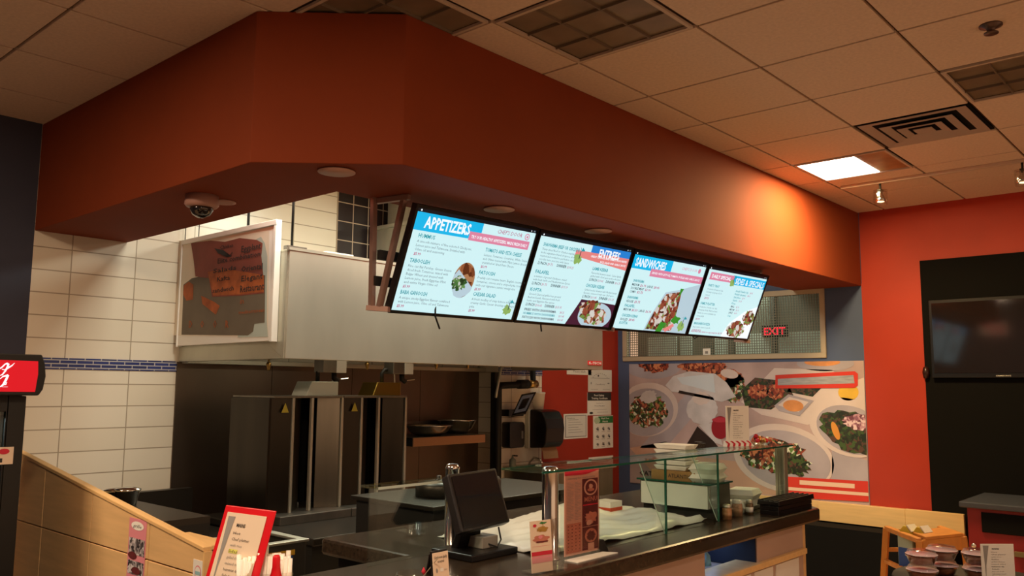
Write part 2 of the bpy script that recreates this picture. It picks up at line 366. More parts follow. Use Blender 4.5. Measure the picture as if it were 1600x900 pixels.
# exit signs
M['exit'] = mat('exit_red', '#ff1430', .4, emit=2.2)
t = thing('exit_sign', 'red lit exit sign behind the wire screened window, standing in for a reflection', 'exit sign', (bx-.05, 3.50, 2.08))  # sign set in the back room to imitate a reflection in the window
mb = MB(); mb.box((bx-.045, 3.38, 2.055), (bx-.021, 3.63, 2.165), 'pitch'); mb.build('sign_box', t, bevel=.004)
mb = MB(); pg = Page(mb, (bx-.046, 3.62, 2.07), (0, -.23, 0), (0, 0, .08)); pg.text('EXIT', .02, .05, 1.25, 'exit', fit=.96, bold=.02); mb.build('sign_letters', t)
t = thing('exit_sign', 'red lit exit sign on the dining wall, mirrored in the wall television', 'exit sign', (XL+.03, 3.4, 2.58))
mb = MB(); mb.box((XL, 3.2, 2.5), (XL+.04, 3.62, 2.72), 'white'); mb.build('sign_box', t, bevel=.004)
mb = MB(); pg = Page(mb, (XL+.041, 3.24, 2.53), (0, .34, 0), (0, 0, .16)); pg.text('EXIT', .02, .05, 1.25, 'exit', fit=.96, bold=.02); mb.build('sign_letters', t)

# ================================================================== CEILING THINGS
def troffer(i, j, label, lit=None, nx=3, ny=3):
    x0, x1, y0, y1 = GX[i]+.01, GX[i+1]-.01, GY[j]+.01, GY[j+1]-.01
    t = thing('ceiling_light', label, 'ceiling light', ((x0+x1)/2, (y0+y1)/2, CEIL-.002), group='square ceiling troffers')
    mb = MB(); r = .016; z0, z1 = CEIL-.004, CEIL+.008
    mb.box((x0, y0, z0), (x1, y0+r, z1), 'tbar'); mb.box((x0, y1-r, z0), (x1, y1, z1), 'tbar'); mb.box((x0, y0+r, z0), (x0+r, y1-r, z1), 'tbar'); mb.box((x1-r, y0+r, z0), (x1, y1-r, z1), 'tbar')
    mb.build('frame', t)
    mb = MB(); mb.box((x0+r, y0+r, CEIL+.012), (x1-r, y1-r, CEIL+.018), mat('troffer_reflector', '#7d6c58', .5, .3, var=.2, vscale=5)); mb.build('reflector', t)
    mb = MB()
    for k in range(1, nx): x = x0+(x1-x0)*k/nx; mb.box((x-.003, y0+r, CEIL-.001), (x+.003, y1-r, CEIL+.012), 'louv')
    for k in range(1, ny): y = y0+(y1-y0)*k/ny; mb.box((x0+r, y-.003, CEIL-.001), (x1-r, y+.003, CEIL+.012), 'louv')
    if lit is None: mb.build('louvre', t)
    else:
        mb.bm.free(); mb = MB(); mb.box((x0+r+.01, lit, CEIL-.002), (x1-r-.01, y1-r, CEIL+.004), mat('lit_diffuser', '#fff6e8', .5, emit=7)); mb.build('lit_diffuser', t)
        mb = MB(); mb.box((x0+r+.01, y0+r, CEIL+.002), (x1-r-.01, lit-.004, CEIL+.006), mat('dim_diffuser', '#a08a5c', .4, .5, var=.3, vscale=6)); mb.build('dim_diffuser', t)
    return t
troffer(7, 9, 'unlit ceiling light with a louvre grid beside the red bulkhead, top centre')
troffer(6, 10, 'dark unlit ceiling light cut off by the chamfered corner of the bulkhead')
troffer(10, 7, 'unlit ceiling light with a louvre grid at the right edge of the photo')
troffer(12, 9, 'lit ceiling light, glowing white on one side, near the end of the bulkhead', lit=1.925)
troffer(3, 7, 'added fully lit fill light over the guests by the counter end, out of the photo', lit=GY[7]+.03)  # unseen troffer added as the body of a fill lamp
troffer(2, 11, 'added fully lit fill light over the drinks cooler side, out of the photo', lit=GY[11]+.03)  # added out of view to go with the left fill lamp
troffer(7, 4, 'added fully lit fill light far behind the counter queue, out of the photo', lit=GY[4]+.03)  # added out of view to go with the rear fill lamp
# air vent
x0, x1, y0, y1 = GX[11]+.01, GX[12]-.01, GY[8]+.01, GY[9]-.01
t = thing('air_vent', 'square ceiling air vent with stepped slots beside the lit light', 'air vent', ((x0+x1)/2, (y0+y1)/2, CEIL-.02))
M['vent'] = mat('vent_enamel', '#a18f82', .6); cx, cy = (x0+x1)/2, (y0+y1)/2
mb = MB(); mb.box((x0, y0, CEIL+.006), (x1, y1, CEIL+.016), 'pitch'); mb.build('duct_backing', t)
for k, (a, b, zz) in enumerate(((.285, .225, 0), (.195, .145, -.006), (.12, .075, -.012))):
    mb = MB(); a2 = min(a, (x1-x0)/2)
    for sgn in (-1, 1):
        mb.prism([(cx-a2, cy+sgn*a, CEIL-.002+zz), (cx+a2, cy+sgn*a, CEIL-.002+zz), (cx+b, cy+sgn*b, CEIL+.006+zz), (cx-b, cy+sgn*b, CEIL+.006+zz)], (0, 0, .003), 'vent')
        mb.prism([(cx+sgn*a2, cy-a, CEIL-.002+zz), (cx+sgn*a2, cy+a, CEIL-.002+zz), (cx+sgn*b, cy+b, CEIL+.006+zz), (cx+sgn*b, cy-b, CEIL+.006+zz)], (0, 0, .003), 'vent')
    mb.build('vent_ring', t)
mb = MB(); mb.box((cx-.05, cy-.05, CEIL-.014), (cx+.05, cy+.05, CEIL-.010), 'vent'); mb.build('vent_centre', t)
# sprinkler
mb = MB(); c = at(1548, 40, 'z', CEIL); mb.lathe([(.045, 0), (.045, -.006), (.02, -.016), (.012, -.03), (.028, -.034), (.028, -.038), (0, -.038)], (c.x, c.y, CEIL+.002), mat('dull_bronze', '#5b4a42', .4, .6))
tag(mb.build('fire_sprinkler', origin=Vector((c.x, c.y, CEIL))), 'small round fire sprinkler on the ceiling at top right', 'sprinkler')
# downlights in the soffit
for n, (px, py) in enumerate(((526, 267), (780, 326), (935, 360))):
    c = at(px, py, 'z', BZ)
    t = thing('downlight', ['unlit round downlight in the chamfered corner of the soffit', 'unlit round downlight in the soffit above the appetizers screen', 'unlit round downlight in the soffit above the entrees screen'][n], 'downlight', (c.x, c.y, BZ-.004), group='downlights in the bulkhead soffit')
    mb = MB(); mb.lathe([(.052, .003), (.075, .001), (.078, .004), (.078, -.0)], (c.x, c.y, BZ-.007), mat('downlight_ring', '#b98a78', .5)); mb.build('ring', t)
    mb = MB(); mb.lathe([(.052, 0), (.04, .002), (0, .003)], (c.x, c.y, BZ-.005), mat('downlight_lens', '#6b4436', .3)); mb.build('lens', t)
# dome camera
c = at(316, 306, 'z', BZ); t = thing('dome_camera', 'white dome security camera with dark bubble under the soffit', 'security camera', (c.x, c.y, BZ-.11))
M['cam'] = mat('camera_housing', '#b08476', .5)
mb = MB(); mb.lathe([(.0, .0), (.075, 0), (.078, -.045), (.07, -.055), (.055, -.058)], (c.x, c.y, BZ), 'cam'); mb.build('housing', t)
mb = MB(); mb.lathe([(.054, -.055), (.053, -.07), (.04, -.092), (.02, -.104), (0, -.107)], (c.x, c.y, BZ), mat('smoked_bubble', '#1c1410', .08, coat=1)); mb.build('bubble', t)
c = at(338, 313, 'z', BZ); mb = MB(); mb.lathe([(.0, 0), (.06, -.0), (.062, -.006), (.04, -.010), (0, -.011)], (c.x+.035, c.y, BZ), 'cam')
tag(mb.build('cover_plate', origin=Vector((c.x+.035, c.y, BZ))), 'flat round cover plate on the soffit beside the dome camera', 'cover plate')
# track light
def track_head(c, parent, tilt):
    mb = MB(); mb.tube([c, c+Vector((0, 0, -.045))], .008, 'black'); mb.box((c.x-.03, c.y-.012, c.z-.055), (c.x+.03, c.y+.012, c.z-.045), 'black'); mb.build('stem', parent)
    q = c+Vector((0, 0, -.05)); mb = MB()
    mb.lathe([(.048, 0), (.05, -.01), (.05, -.085), (.045, -.105), (.04, -.105), (.044, -.085), (.044, -.01)], q, M['clearplastic']); gs = mb.build('glass_shade', parent)
    mb = MB(); mb.lathe([(.0, -.0), (.018, -.002), (.018, -.03), (.03, -.055), (.036, -.085), (.034, -.085), (.0, -.07)], q, 'chrome'); mb.build('reflector', gs)
    mb = MB(); mb.lathe([(0, -.078), (.02, -.080), (.025, -.086), (0, -.092)], q, mat('bulb_glow', '#ffd9a0', .4, emit=3)); mb.build('bulb', gs)
a, b = at(1315, 292, 'z', CEIL), at(1600, 248, 'z', CEIL)
t = thing('track_light', 'ceiling track with a clear glass spotlight hanging beside the lit light', 'track light', ((a.x+b.x)/2, (a.y+b.y)/2, CEIL-.03))
mb = MB(); mb.box((6.275, .4, CEIL-.022), (6.305, a.y, CEIL+.002), 'tbar'); mb.build('track', t, bevel=.003)
track_head(Vector((6.29, at(1375, 290, 'x', 6.29).y, CEIL-.022)), t, 0)
track_head(Vector((6.29, at(1597, 256, 'x', 6.29).y, CEIL-.022)), t, 0)

# ================================================================== EXHAUST HOOD
HX0, HX1, HY, HZ0, HZ1 = 2.672, 5.69, 4.07, 1.70, 2.31
t = thing('exhaust_hood', 'large brushed stainless steel exhaust hood over the cooking line', 'exhaust hood', ((HX0+HX1)/2, (HY+YB)/2, HZ0))
mb = MB(); th = .02
mb.box((HX0, HY, HZ0), (HX1, HY+th, HZ1), 'steel'); mb.box((HX0, HY+th, HZ0), (HX0+th, YB-.013, HZ1), 'steel'); mb.box((HX1-th, HY+th, HZ0), (HX1, YB-.013, HZ1), 'steel')
mb.box((HX0, HY, HZ1), (HX1, YB-.013, HZ1+.012), 'steel'); mb.box((HX0+th, HY+th, HZ0+.012), (HX1-th, HY+.07, HZ0+.03), 'steel_dark')
cn = mb.build('canopy', t, bevel=.003)
mb = MB(); mb.prism([(HX0+th, HY+.5, HZ1-.12), (HX0+th, YB-.02, HZ0+.12), (HX0+th, YB-.02, HZ0+.16), (HX0+th, HY+.5, HZ1-.08)], (HX1-HX0-2*th, 0, 0), 'steel_dark'); mb.build('filter_bank', t)
mb = MB(); mb.box((HX0+th, YB-.10, HZ0-.012), (HX1-th, YB-.014, HZ0+.02), 'steel'); mb.build('grease_gutter', t, bevel=.003)
mb = MB(); mb.box((HX0-.004, HY-.004, HZ1+.004), (HX1, HY+.02, HZ1+.02), 'steel'); mb.build('top_flange', t)
pa, pb = at(919, 563.5, 'y', HY-.003), at(940, 571, 'y', HY-.003)
mb = MB(); mb.box((pa.x, HY-.004, pb.z), (pb.x, HY, pa.z), 'redplastic'); pg = Page(mb, (pa.x, HY-.0042, pb.z), (pb.x-pa.x, 0, 0), (0, 0, pa.z-pb.z)); pg.text('K-TECH', .06, .2, .85, 'paper', fit=.88, bold=.02); mb.build('maker_badge', cn)
for px in (386.5, 455.5):
    c = at(px, 392, 'y', HY+.05 if px > 400 else 4.9)
    mb = MB(); mb.tube([(c.x, c.y, HZ1), (c.x, c.y, CEIL)], .007, 'black', 8); mb.build('hanger_rod', t)
    mb = MB(); mb.box((c.x-.04, c.y-.02, HZ1+.01), (c.x+.09, c.y+.02, HZ1+.035), 'steel_dark'); mb.build('hanger_bracket', t)
mb = MB(); mb.box((HX0+.27, HY+.03, HZ1+.012), (HX0+.47, HY+.06, HZ1+.034), 'white'); mb.build('top_clip', cn)
for px in (420, 574, 682, 731):
    c = at(px, 566, 'y', 4.75)
    mb = MB(); mb.tube([(c.x, 4.75, 1.9), (c.x, 4.75, c.z-.01)], .007, 'brass', 8); mb.lathe([(.012, 0), (.017, -.012), (.012, -.03), (.008, -.042), (.011, -.05), (0, -.052)], (c.x, 4.75, c.z), 'brass', 10); mb.build('nozzle', t)
# duct above the hood
mb = MB(); mb.box((4.20, 4.80, HZ1+.012), (4.72, 5.22, 2.80), 'steel'); mb.box((4.18, 4.78, 2.78), (4.74, 5.24, 2.81), 'steel'); mb.box((4.28, 4.86, 2.81), (4.66, 5.16, CEIL), 'steel')
tag(mb.build('exhaust_duct', bevel=.004), 'pale steel duct box standing on top of the exhaust hood', 'duct')

# menu board on the left side of the hood
BX, BY0, BY1 = 2.64, 4.16, 5.27
t = thing('menu_board', 'faded hanging menu board with patchy brown print on the hood side', 'menu board', (BX, (BY0+BY1)/2, 1.80))
mb = MB(); mb.box((BX, BY0, 1.80), (HX0-.001, BY1, 2.49), 'paper'); mb.build('panel', t, bevel=.004)
mb = MB()
for a, b in (((BX-.008, BY0-.004, 2.465), (HX0-.001, BY1, 2.495)), ((BX-.008, BY0-.004, 1.795), (HX0-.001, BY0+.02, 2.465)), ((BX-.008, BY1-.012, 1.795), (HX0-.001, BY1, 2.465))): mb.box(a, b, 'white')
mb.build('frame', t, bevel=.003)
M['patchgrey'] = mat('print_grey_brown', '#6b6050', .7, var=.1, vscale=5); M['patchred'] = mat('print_red_brown', '#87473a', .7, var=.15, vscale=6); M['patchor'] = mat('print_orange', '#a3562a', .7, var=.3, vscale=14)
M['patchpale'] = mat('print_pale_blue', '#b4bfb4', .7); M['patchcream'] = mat('print_cream', '#e6dbc6', .7, var=.05, vscale=4)
mb = MB(); pg = Page(mb, (BX, BY1, 1.80), (0, -(BY1-BY0), 0), (0, 0, .69))
def q2(px, py):
    p = at(px, py, 'x', BX); return ((BY1-p.y)/(BY1-BY0), (p.z-1.80)/.69)
def patch(pts, m, l): pg.poly([q2(*p) for p in pts], m, l)
patch([(266, 378), (421, 360), (419, 526), (264, 524)], 'patchcream', 1)
patch([(380, 385), (408, 370), (414, 380), (418, 400), (417, 500), (419, 526), (372, 527), (366, 400)], 'patchpale', 2)
patch([(300, 435), (322, 430), (415, 430), (414, 504), (398, 506), (396, 518), (388, 524), (284, 523), (286, 480), (287, 445)], 'patchgrey', 3)
patch([(299, 380), (330, 376), (352, 378), (375, 372), (402, 375), (411, 380), (409, 400), (413, 440), (413, 458), (378, 462), (332, 464), (327, 435), (306, 432), (303, 405)], 'patchred', 4)
patch([(325, 425), (350, 420), (385, 425), (413, 430), (413, 456), (378, 460), (334, 462)], 'patchor', 5)
patch([(288, 446), (296, 440), (303, 445), (302, 468), (292, 470), (287, 460)], 'patchor', 5)
patch([(315, 462), (336, 472), (344, 478), (338, 492), (326, 482), (317, 475)], 'patchor', 5)
pg.lay = 7
patch([(336, 388), (350, 391), (363, 401), (356, 402), (342, 396)], 'ink', 7)
def btext(s, px, py, h, w, m='ink', bold=.01):
    a = q2(px, py); b = q2(px+w, py); pg.text(s, a[0], a[1], h, m, 7, fit=b[0]-a[0], bold=bold)
for s_, px, py, h, w_, mm in (('Chicken', 345, 390, .05, 20, 'ink'), ('Eggplant', 378, 394, .075, 30, 'ink'), ('Elite combination', 341, 412, .065, 66, 'ink'), ('Chef', 352, 402, .05, 12, 'ink'), ('Salads', 334, 427, .055, 36, 'ink'), ('Oriental', 378, 425, .07, 33, 'ink'), ('Kafta', 340, 440, .06, 20, 'ink'),
                        ('Elegant', 378, 440, .07, 33, 'ink'), ('sandwich', 333, 458, .06, 33, 'ink'), ('Restaurant', 376, 457, .085, 37, 'ink'), ('in', 376, 475, .07, 6, 'patchor'), ('mediterranean', 374, 491, .045, 40, 'patchor')): btext(s_, px, py, h, w_, mm)
for s_, px in (('D', 296), ('O', 314), ('O', 334), ('R', 353)): btext(s_, px, 512, .09, 5, 'patchor', .02)
mb.build('print', t)
for px in (290, 311, 386): c = at(px, 360, 'x', BX+.02); mb = MB(); mb.tube([(BX+.02, c.y, 2.49), (BX+.02, c.y, CEIL)], .003, 'black', 6); mb.build('hanging_wire', t)

# ================================================================== MENU SCREENS
p0, p1 = Vector((2.519, 3.026, 1.892)), Vector((5.868, 2.874, 1.913))     # bottom line of the row
q0, q1 = Vector((2.519, 2.839, 2.38)), Vector((5.868, 2.689, 2.38))       # top line
def screen_corners(k):
    a, b = k/4+.0015, (k+1)/4-.0015
    return p0.lerp(p1, a), p0.lerp(p1, b), q0.lerp(q1, b), q0.lerp(q1, a)
SCREENS = [('appetizers', 'menu screen headed APPETIZERS, nearest in the row'), ('entrees', 'menu screen headed ENTREES, second in the row'), ('sandwiches', 'menu screen headed SANDWICHES, third in the row'), ('sides', 'menu screen headed SIDES and SPECIALS, farthest in the row')]
def lines(pg, x, y, arr, m, h=.038, dy=.047, fit=None):
    for i, s_ in enumerate(arr): pg.text(s_, x, y-i*dy, h, m, 3)
def palm(pg, x, y, s=1):
    pg.ell(x, y, .022*s, .04*s, S['green'], 3, jag=.25, n=14); pg.ell(x+.02*s, y-.01, .016*s, .03*s, S['green'], 3, jag=.25, n=12); pg.rect(x+.012*s, y, x+.017*s, y+.06*s, S['ink'], 4)
    for a in (-.9, -.3, .4, 1.0): pg.poly([(x+.014*s, y+.06*s), (x+.014*s+.025*s*math.sin(a), y+.06*s+.035*s*math.cos(a)), (x+.014*s+.03*s*math.sin(a+.3), y+.06*s+.02*s*math.cos(a+.3))], S['teal'], 4)
for k, (nm, lab) in enumerate(SCREENS):
    bl, br, tr, tl_ = screen_corners(k)
    U, V = br-bl, tl_-bl; N = U.cross(V).normalized()
    t = thing('menu_screen', lab, 'screen', tuple((bl+br)/2), group='menu screens hanging in a row')
    def slab(u0, v0, u1, v1, d0, d1, m, mb):
        P = [bl+U*u+V*v for u, v in ((u0, v0), (u1, v0), (u1, v1), (u0, v1))]; mb.prism([p+N*d0 for p in P], N*(d1-d0), m)
    mb = MB(); slab(0, 0, 1, 1, -.035, 0, 'blackgloss', mb); slab(.2, .25, .8, .8, -.06, -.035, 'blackgloss', mb); hs = mb.build('housing', t, bevel=.003)
    mb = MB(); slab(0, 0, 1, .028, 0, .006, 'blackgloss', mb); slab(0, .972, 1, 1, 0, .006, 'blackgloss', mb); slab(0, .028, .016, .972, 0, .006, 'blackgloss', mb); slab(.984, .028, 1, .972, 0, .006, 'blackgloss', mb); mb.build('bezel', hs)
    mb = MB(); pg = Page(mb, bl+U*.016+V*.028, U*.968, V*.944, .0005)
    pg.rect(0, 0, 1, 1, S['bg'], 0); pg.rect(0, .965, 1, 1, S['dark'], 1)
    pg.ell(.03, .983, .006, .01, S['white'], 2, n=8); pg.ell(.955, .983, .006, .01, S['white'], 2, n=3); pg.rect(.975, .975, .99, .99, S['grey'], 2)
    if k == 0:
        pg.rect(0, .79, .53, .965, S['cyan'], 1); pg.rect(.435, .775, .965, .865, S['pink'], 2)
        pg.text('APPETIZERS', .075, .825, .155, S['white'], 3, fit=.36, bold=.03)
        pg.text('TRY OUR HEALTHY APPETIZERS, MADE FRESH DAILY', .455, .80, .045, S['white'], 3, fit=.495, bold=.02)
        pg.text("CHEF'S DOOR", .66, .895, .06, S['mag'], 3, fit=.22, shear=.2); pg.ell(.93, .91, .022, .036, S['pink'], 2); pg.ell(.93, .91, .016, .026, S['bg'], 3); pg.ell(.93, .91, .008, .014, S['pink'], 4)
        for x, y, h_, b_, pr in ((.055, .725, 'HUMMUS', ['A smooth mixture of fine selected Chickpeas,', 'Lemon juice and Tahweena. Drizzled with', 'Olive oil and seasoning'], '$5.99'),
                                 (.04, .48, 'TABOOLEH', ['Fine cut flat Parsley, Green Onion', 'diced fresh Tomatoes, mixed with', 'Bulgar Wheat and dressed with', 'Lemon juice, fresh Egyptian Mint', 'and extra Virgin Olive oil'], '$5.99'),
                                 (.035, .165, 'BABA GANOOSH', ['A unique smoky Eggplant flavour combined', 'with Lemon juice, Olive oil and Tahweena'], '$5.99'),
                                 (.60, .69, 'TOMATO AND FETA CHEESE', ['Lettuce, Tomatoes, Cucumber, White Onion', 'and Olives tossed with Mint Lemon dressing', 'crumbled w/ dried Feta Cheese'], '$6.99'),
                                 (.60, .45, 'FATOUSH', ['Freshly cut romaine heart, English cucumber,', 'tomatoes, onions and a crisped pita, tossed', 'with our signature sumac vinaigrette'], '$5.99'),
                                 (.60, .22, 'CAESAR SALAD', ['A fresh medley of crisp lettuce mixed with', 'creamy Garlic Caesar dressing and crispy', 'pita'], '$5.99')):
            pg.text(h_, x, y, .055, S['teal'], 3, bold=.02, fit=.0125*len(h_)+.05)
            for i, s_ in enumerate(b_): pg.text(s_, x, y-.048-i*.040, .037, S['grey'], 3, fit=.0098*len(s_))
            pg.text(pr, x, y-.052-len(b_)*.040, .038, S['mag'], 3, bold=.02)
        pg.ell(.49, .365, .088, .185, F_FAL, 2); 
        pg.poly([(.405, .41), (.43, .47), (.575, .30), (.57, .26), (.545, .22), (.50, .18), (.47, .182), (.44, .20), (.415, .27), (.402, .35)], S['plate'], 3); pg.ell(.46, .33, .058, .07, F_SALAD, 4, jag=.2)
        palm(pg, .925, .10, 1.3)
    elif k == 1:
        pg.rect(.55, .845, 1, .965, S['blue'], 1); pg.poly([(.39, .80), (.39, .88), (1, .88), (1, .73), (.45, .80)], S['salmon'], 2)
        pg.text('ENTREES', .64, .845, .13, S['white'], 4, fit=.24, bold=.03)
        pg.text('GREAT CHOICES AND FAMILY FAVOURITES', .56, .825, .033, S['white'], 4, fit=.42, bold=.02); pg.text('RICE, SALAD AND GARLIC SAUCE', .68, .775, .033, S['white'], 4, fit=.3, bold=.02)
        palm(pg, .42, .78, 1.5)
        for x, y, h_, b_, pr in ((.05, .86, 'SHAWARMA (BEEF OR CHICKEN)', ['Thinly sliced Beef or Chicken marinated', 'in the signature blend of spices, slow', 'roasted and cooked to perfection, and', 'you the taste you love with Sauce'], 'LUNCH $9.75 | DINNER $14.25'),
                                 (.05, .55, 'FALAFEL', ['a mixture of ground Chickpeas, mixed', 'with fresh herbs and Mediterranean Spices'], 'LUNCH $9.75 | DINNER $13.99'),
                                 (.05, .345, 'KOFTA', ['Ground Charcoal grilled lean ground', 'Beef and Lamb, Flavoured with fresh', 'herbs and Egyptian fine spices'], 'LUNCH $10.65 | DINNER $15.95'),
                                 (.62, .68, 'LAMB KEBAB', ['Flavourful skewers Lamb, Cubes lightly', 'grilled with Chef spice and perfection'], 'LUNCH $10.85 | DINNER $16.75'),
                                 (.60, .47, 'CHICKEN KEBAB', ['Grilled tender skewers with Mediterranean', 'flavours, seasoned with our Chef spice'], 'LUNCH $10.85 | DINNER $16.25')):
            pg.text(h_, x, y, .055, S['teal'], 3, bold=.02, fit=min(.0125*len(h_)+.05, .38))
            for i, s_ in enumerate(b_): pg.text(s_, x, y-.046-i*.038, .035, S['grey'], 3, fit=.0092*len(s_))
            a, b = pr.split('|'); yy = y-.056-len(b_)*.038; pg.text(a.split()[0], x, yy, .046, S['ink'], 3, bold=.015, fit=.085); pg.text(a.split()[1], x+.095, yy, .04, S['mag'], 3); pg.text('DINNER', x+.19, yy, .046, S['ink'], 3, bold=.015, fit=.1); pg.text(b.split()[1], x+.30, yy, .04, S['mag'], 3)
        for i, (a, b) in enumerate((('FRIES WITH SHAWARMA', '$8.25'), ('HUMMUS WITH SHAWARMA', '$10.45'), ('FATOUSH WITH SHAWARMA', '$10.45'))):
            pg.text(a, .05, (.118-i*.045), .040, S['teal'] if i == 1 else S['ink'], 3, bold=.015, fit=.32); pg.text(b, .41, (.118-i*.045), .036, S['mag'], 3)
        pg.poly([(.50, 0), (.60, .315), (1, .29), (1, 0)], S['purple'], 2); pg.ell(.80, .13, .19, .165, S['plate'], 3); pg.ell(.73, .2, .13, .12, F_MEAT, 4, jag=.15); pg.ell(.80, .12, .13, .11, F_MEAT, 4, jag=.15)
        pg.rect(.5, -.002, 1, .003, S['purple'], 5)
    elif k == 2:
        pg.rect(0, .79, .52, .965, S['cyan'], 1); pg.poly([(.26, .72), (.26, .82), (1, .82), (1, .72)], S['pink'], 2)
        pg.text('SANDWICHES', .04, .825, .15, S['white'], 3, fit=.40, bold=.03); pg.text("CHEF'S DOOR", .66, .875, .055, S['pink'], 3, fit=.22, shear=.2); pg.ell(.92, .895, .02, .034, S['pink'], 2)
        pg.text('SERVED WITH LETTUCE, TOMATO, PICKLES AND GARLIC SAUCE', .28, .755, .04, S['white'], 3, fit=.68, bold=.015)
        for x, y, h_, b_ in ((.08, .62, 'SHAWARMA', [('MEDIUM', '$6.75', 'LARGE', '$8.45'), ('DOUBLE MEAT', '$2.00'), ('COMBO', '$3.75')]), (.07, .40, 'SHAWARMA', [('VEGGIE', '$5.75')]), (.07, .29, 'FALAFEL', [('MEDIUM', '$5.50', 'LARGE', '$6.95')]), (.07, .16, 'CHICKEN KEBAB', [('ROLLED', '$8.45')]), (.07, .06, 'KOFTA', [])):
            pg.text(h_, x, y, .05, S['teal'], 3, bold=.02, fit=.0125*len(h_)+.04)
            for i, r_ in enumerate(b_):
                xx = x
                for j, s_ in enumerate(r_): pg.text(s_, xx, y-.05-i*.046, .044, S['mag'] if j % 2 else S['ink'], 3, bold=.012, fit=.015*len(s_)); xx += .015*len(s_)+.015
        pg.poly([(.40, 0), (.44, .22), (.54, .54), (.72, .60), (1, .72), (1, 0)], S['plate'], 2)
        pg.poly([(.42, .02), (.47, .28), (.56, .52), (.76, .58), (.78, .3), (.78, .02)], F_MEAT, 3)
        pg.poly([(.56, .0), (.60, .14), (.68, .12), (.64, 0)], S['dgreen'], 4); pg.ell(.80, .18, .06, .06, S['dgreen'], 4, jag=.3, n=16); pg.poly([(.74, .50), (.78, .62), (.73, .62)], S['dgreen'], 4)
        pg.poly([(.66, .04), (.78, .13), (.80, .09), (.70, .0)], S['salmon'], 5); palm(pg, .89, .10, 1.6)
    else:
        pg.rect(.42, .80, 1, .935, S['cyan'], 1); pg.rect(.05, .82, .44, .93, S['pink'], 2)
        pg.text('DAILY SPECIAL', .08, .85, .07, S['white'], 3, fit=.31, bold=.03); pg.text('SIDES & SPECIALS', .47, .815, .13, S['white'], 3, fit=.51, bold=.02); palm(pg, .42, .82, 1.3)
        for x, y, h_, b_, pr in ((.07, .72, 'PARTY TRAY', ['A selection of meats and dips', 'for family and group of 5-10', 'serves 5'], '$39.75'), (.04, .45, 'FAMILY PLATTER', ['A selection of meats, rice, dips', 'Shawarma, Kofta, Falafel and salad', 'Family size serve and family tray', 'serves family'], '$69.99'), (.04, .15, 'MARGHERITA PIZZA', ['Basil, tomato, house mozzarella'], 'LUNCH $8.25')):
            pg.text(h_, x, y, .05, S['teal'], 3, bold=.02, fit=.0125*len(h_)+.05)
            for i, s_ in enumerate(b_): pg.text(s_, x, y-.048-i*.045, .036, S['grey'], 3, fit=.0088*len(s_))
            pg.text(pr, x, y-.052-len(b_)*.045, .04, S['mag'], 3, bold=.015)
        for i, (a, b) in enumerate((('Small Falafel (6)', '$4.75'), ('Falafel (dozen)', '$8.50'), ('Side Rice', '$3.99'), ('Garlic', '$1.25'), ('Fries', ''), ('SMALL', '$2.95'), ('MEDIUM', '$3.95'), ('LARGE', '$4.95'), ('Soup', ''))):
            pg.text(a, .53, .70-i*.048, .042, S['ink'] if a.isupper() else S['teal'], 3, bold=.012, fit=.013*len(a)); 
            if b: pg.text(b, .53+.013*len(a)+.03, .70-i*.048, .038, S['mag'], 3)
        pg.text('Add fries and drink to any meal for $2.75', .03, .035, .036, S['mag'], 3, bold=.012, fit=.5)
        pg.poly([(.52, 0), (.60, .22), (.80, .42), (1, .52), (1, 0)], S['white'], 2); pg.ell(.74, .13, .15, .13, F_MEAT, 3, jag=.12); pg.ell(.90, .33, .10, .12, F_MEAT, 3, jag=.12); pg.ell(.95, .85, .0, .0, S['pink'], 2) if 0 else None
    mb.build('display', t)
    mc = (bl+br)/2
    mb = MB(); c0 = bl+U*.5+V*.5-N*.055; mb.box((c0.x-.10, c0.y, c0.z-.06), (c0.x+.10, c0.y+.05, c0.z+.10), 'black'); mb.build('wall_mount', t)
# hanging frame that carries the screens
M['frame'] = mat('brown_steel_tube', '#a88678', .4, .5)
t = thing('screen_hanger', 'brown steel tube frame hanging from the soffit behind the menu screens', 'hanging frame', (4.2, 3.05, 1.9))
def bar(a, b, r=.017, nm='frame_bar'):
    mb = MB(); a, b = Vector(a), Vector(b); d = (b-a).normalized(); mb.tube([a, b], r, 'frame', 4); return mb.build(nm, t)
for x, off in ((2.50, 0), (4.2, .0), (5.86, 0)):
    yt = 3.10-(x-2.5)*.045; 
    bar((x-.01, yt+.005, BZ), (x-.01, yt, 1.92)); bar((x+.04, yt-.16, BZ), (x+.0, yt-.045, 1.92)); bar((x-.02, yt+.02, 1.915), (x+.02, yt-.09, 1.905)); bar((x+.0, yt+.01, BZ-.016), (x+.04, yt-.19, BZ-.016))
for zz, yy in ((2.14, 3.05), (2.02, 3.08)): 
    mb = MB(); mb.prism([(2.49, yy, zz), (5.86, yy-.15, zz), (5.86, yy-.15, zz+.045), (2.49, yy, zz+.045)], (0, .02, 0), 'black'); mb.build('cross_rail', t)
# loose cables under the screens
for n, (pa, pb) in enumerate((((680, 494), (687, 514)), ((845, 508), (846, 518)))):
    a = at(*pa, 'y', 3.0); b = at(*pb, 'y', 3.0)
    mb = MB(); mb.tube([a+Vector((0, 0, .06)), a, b], .005, 'black', 6); tag(mb.build('loose_cable'), ['black cable end hanging under the appetizers screen', 'short black cable end hanging under the entrees screen'][n], 'cable')
a, b, c = at(1078, 520, 'y', 2.93), at(1085, 529, 'y', 2.93), at(1098, 522, 'y', 2.93)
mb = MB(); mb.tube([a+Vector((0, 0, .03)), a, b, c, c+Vector((0, 0, .03))], .004, 'black', 6); tag(mb.build('loose_cable'), 'black cable loop hanging between the sandwiches and sides screens', 'cable')

